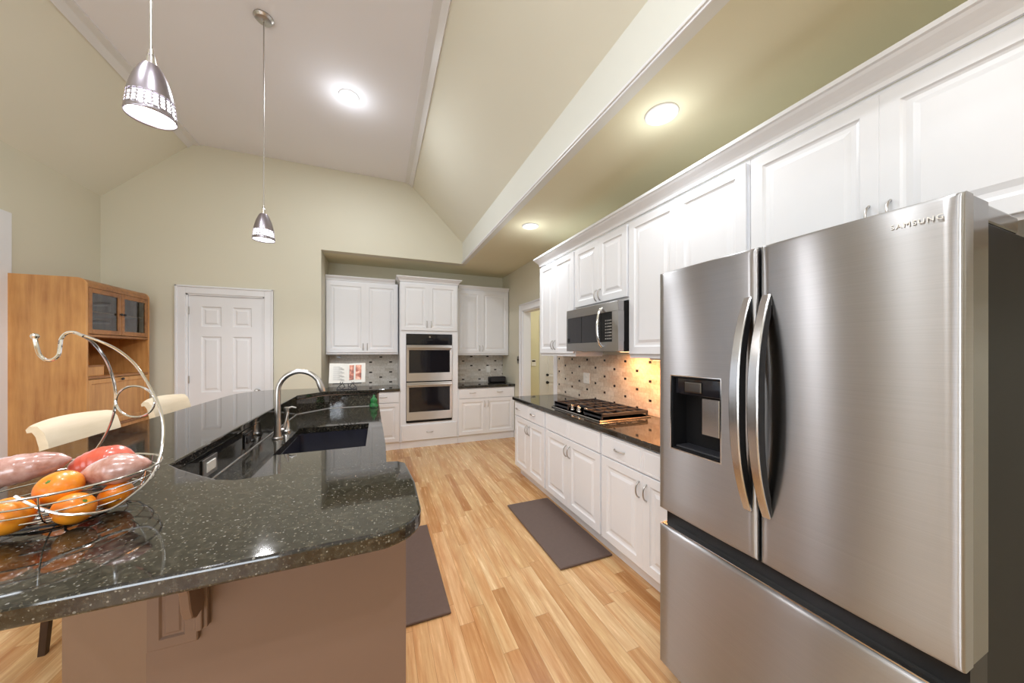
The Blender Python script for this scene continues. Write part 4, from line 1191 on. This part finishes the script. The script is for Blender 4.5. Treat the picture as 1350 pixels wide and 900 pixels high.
uz = Vector((0, 0, 1))*((20*.885/432))
m.tube([rc+ux*math.cos(2*PI*k/36)+uz*math.sin(2*PI*k/36)*1.02 for k in range(36)], .0026, 8, True); m.build('scroll_ring', 'chrome', t, True)
m = MB()
hk = smooth_pts([wp(110, 443, .785), wp(98, 438, .78), (wp(88, 439, .775)), wp(81, 446, .77), wp(79, 458, .765), wp(77, 468, .76), wp(69, 474, .755), wp(60, 474, .75), wp(52, 467, .745), wp(48, 455, .74), wp(46, 445, .74)])
m.tube(hk, .0036, 8)
e = wp(46, 443, .74); m.lathe([(0, .007), (.005, .005), (.007, 0), (.005, -.005), (0, -.007)], n=14, mat=Matrix.Translation(e)); m.build('banana_hook', 'chrome', t, True)

def orange(x, y, z, r, label, rot=(0, 0, 0)):
    x -= .016; y += .008; z -= .012
    t = thing('orange', label, 'fruit', (x, y, z-r*.9), 0, 'oranges in the wire basket')
    m = MB(); b = bmesh.new(); bmesh.ops.create_uvsphere(b, u_segments=36, v_segments=24, radius=1)
    for v in b.verts:
        p = v.co; rr_ = math.hypot(p.x, p.y); a = math.atan2(p.y, p.x)
        dim = math.exp(-(rr_/.22)**2)*(.16 if p.z > 0 else .05)
        k = 1+.02*math.cos(8*a)*math.exp(-((rr_-.35)/.3)**2)*(1 if p.z > 0 else 0)
        v.co = Vector((p.x*r*k, p.y*r*k, (p.z*(.90)-dim*(1 if p.z > 0 else -1))*r))
    R = Matrix.Rotation(rot[1], 4, 'Y') @ Matrix.Rotation(rot[0], 4, 'X')
    m.join(b, Matrix.Translation((0, 0, r*.9)) @ R)
    m.build('fruit_body', 'orange', t, True, angle=3)
    m = MB(); b = bmesh.new(); n = 10
    c = b.verts.new((0, 0, r*.80)); ring_ = [b.verts.new((.0065*math.cos(2*PI*k/n)*(1 if k % 2 else .55), .0065*math.sin(2*PI*k/n)*(1 if k % 2 else .55), r*.775)) for k in range(n)]
    for k in range(n): b.faces.new([c, ring_[k], ring_[(k+1) % n]])
    m.join(b, Matrix.Translation((0, 0, r*.9)) @ R); m.build('stem', 'calyx', t)
    return t
orange(-.646, 1.050, 1.158, .037, 'bright orange with a visible stem scar on top of the basket pile', (.75, -.25))
orange(-.682, .992, 1.128, .036, 'orange low against the front wires at the left photo edge', (1.35, -.1))
orange(-.600, 1.012, 1.120, .033, 'orange below the topmost one, behind the front basket wires', (.2, .9))
orange(-.572, 1.082, 1.118, .031, 'orange under the right-hand sweet potato in the basket', (.2, -.9))
orange(-.70, 1.14, 1.118, .031, 'orange hidden deep in the middle of the basket', (.1, .1))

def tuber(p0, p1, r, bend, name, label, mat, seed, cat='sweet potato', pw=.55, tip=1.0):
    p0, p1 = Vector(p0)+Vector((-.018, .008, -.016)), Vector(p1)+Vector((-.018, .008, -.016)); rnd = random.Random(seed)
    c = (p0+p1)/2
    t = thing(name, label, cat, (c.x, c.y, c.z-r), 0, 'sweet potatoes in the wire basket')
    ax = (p1-p0); L = ax.length; ax.normalize(); side = ax.cross(Vector((0, 0, 1))).normalized(); up = side.cross(ax)
    n = 28; pts = []; R = []
    for k in range(n+1):
        u = k/n
        u2 = u
        rr_ = r*max(.02, (math.sin(PI*u))**pw)*(1+.06*math.sin(7*u+seed)+.03*rnd.uniform(-1, 1))
        if u > .93: rr_ = max(rr_*.8, .004*tip)
        if u < .07: rr_ = max(rr_*.8, .004*tip)
        pts.append(p0+ax*L*u2+up*bend*math.sin(PI*u)+side*.006*math.sin(4*u+seed)-Vector((c.x, c.y, c.z-r)))
        R.append(rr_)
    m = MB().tube(pts, R, 24)
    o = m.build('tuber', mat, t, True, angle=3)
    return t
tuber((-.880, 1.130, 1.160), (-.690, 1.150, 1.200), .036, .006, 'sweet_potato', 'long pink sweet potato at the left of the basket', 'yam', 1)
tuber((-.642, 1.085, 1.163), (-.506, 1.088, 1.190), .034, .004, 'sweet_potato', 'pale pink sweet potato resting on the right basket rim', 'yam', 4)
tuber((-.715, 1.185, 1.160), (-.590, 1.190, 1.176), .040, .008, 'red_potato', 'red-skinned round potato between the two sweet potatoes', 'yam2', 9, 'potato')
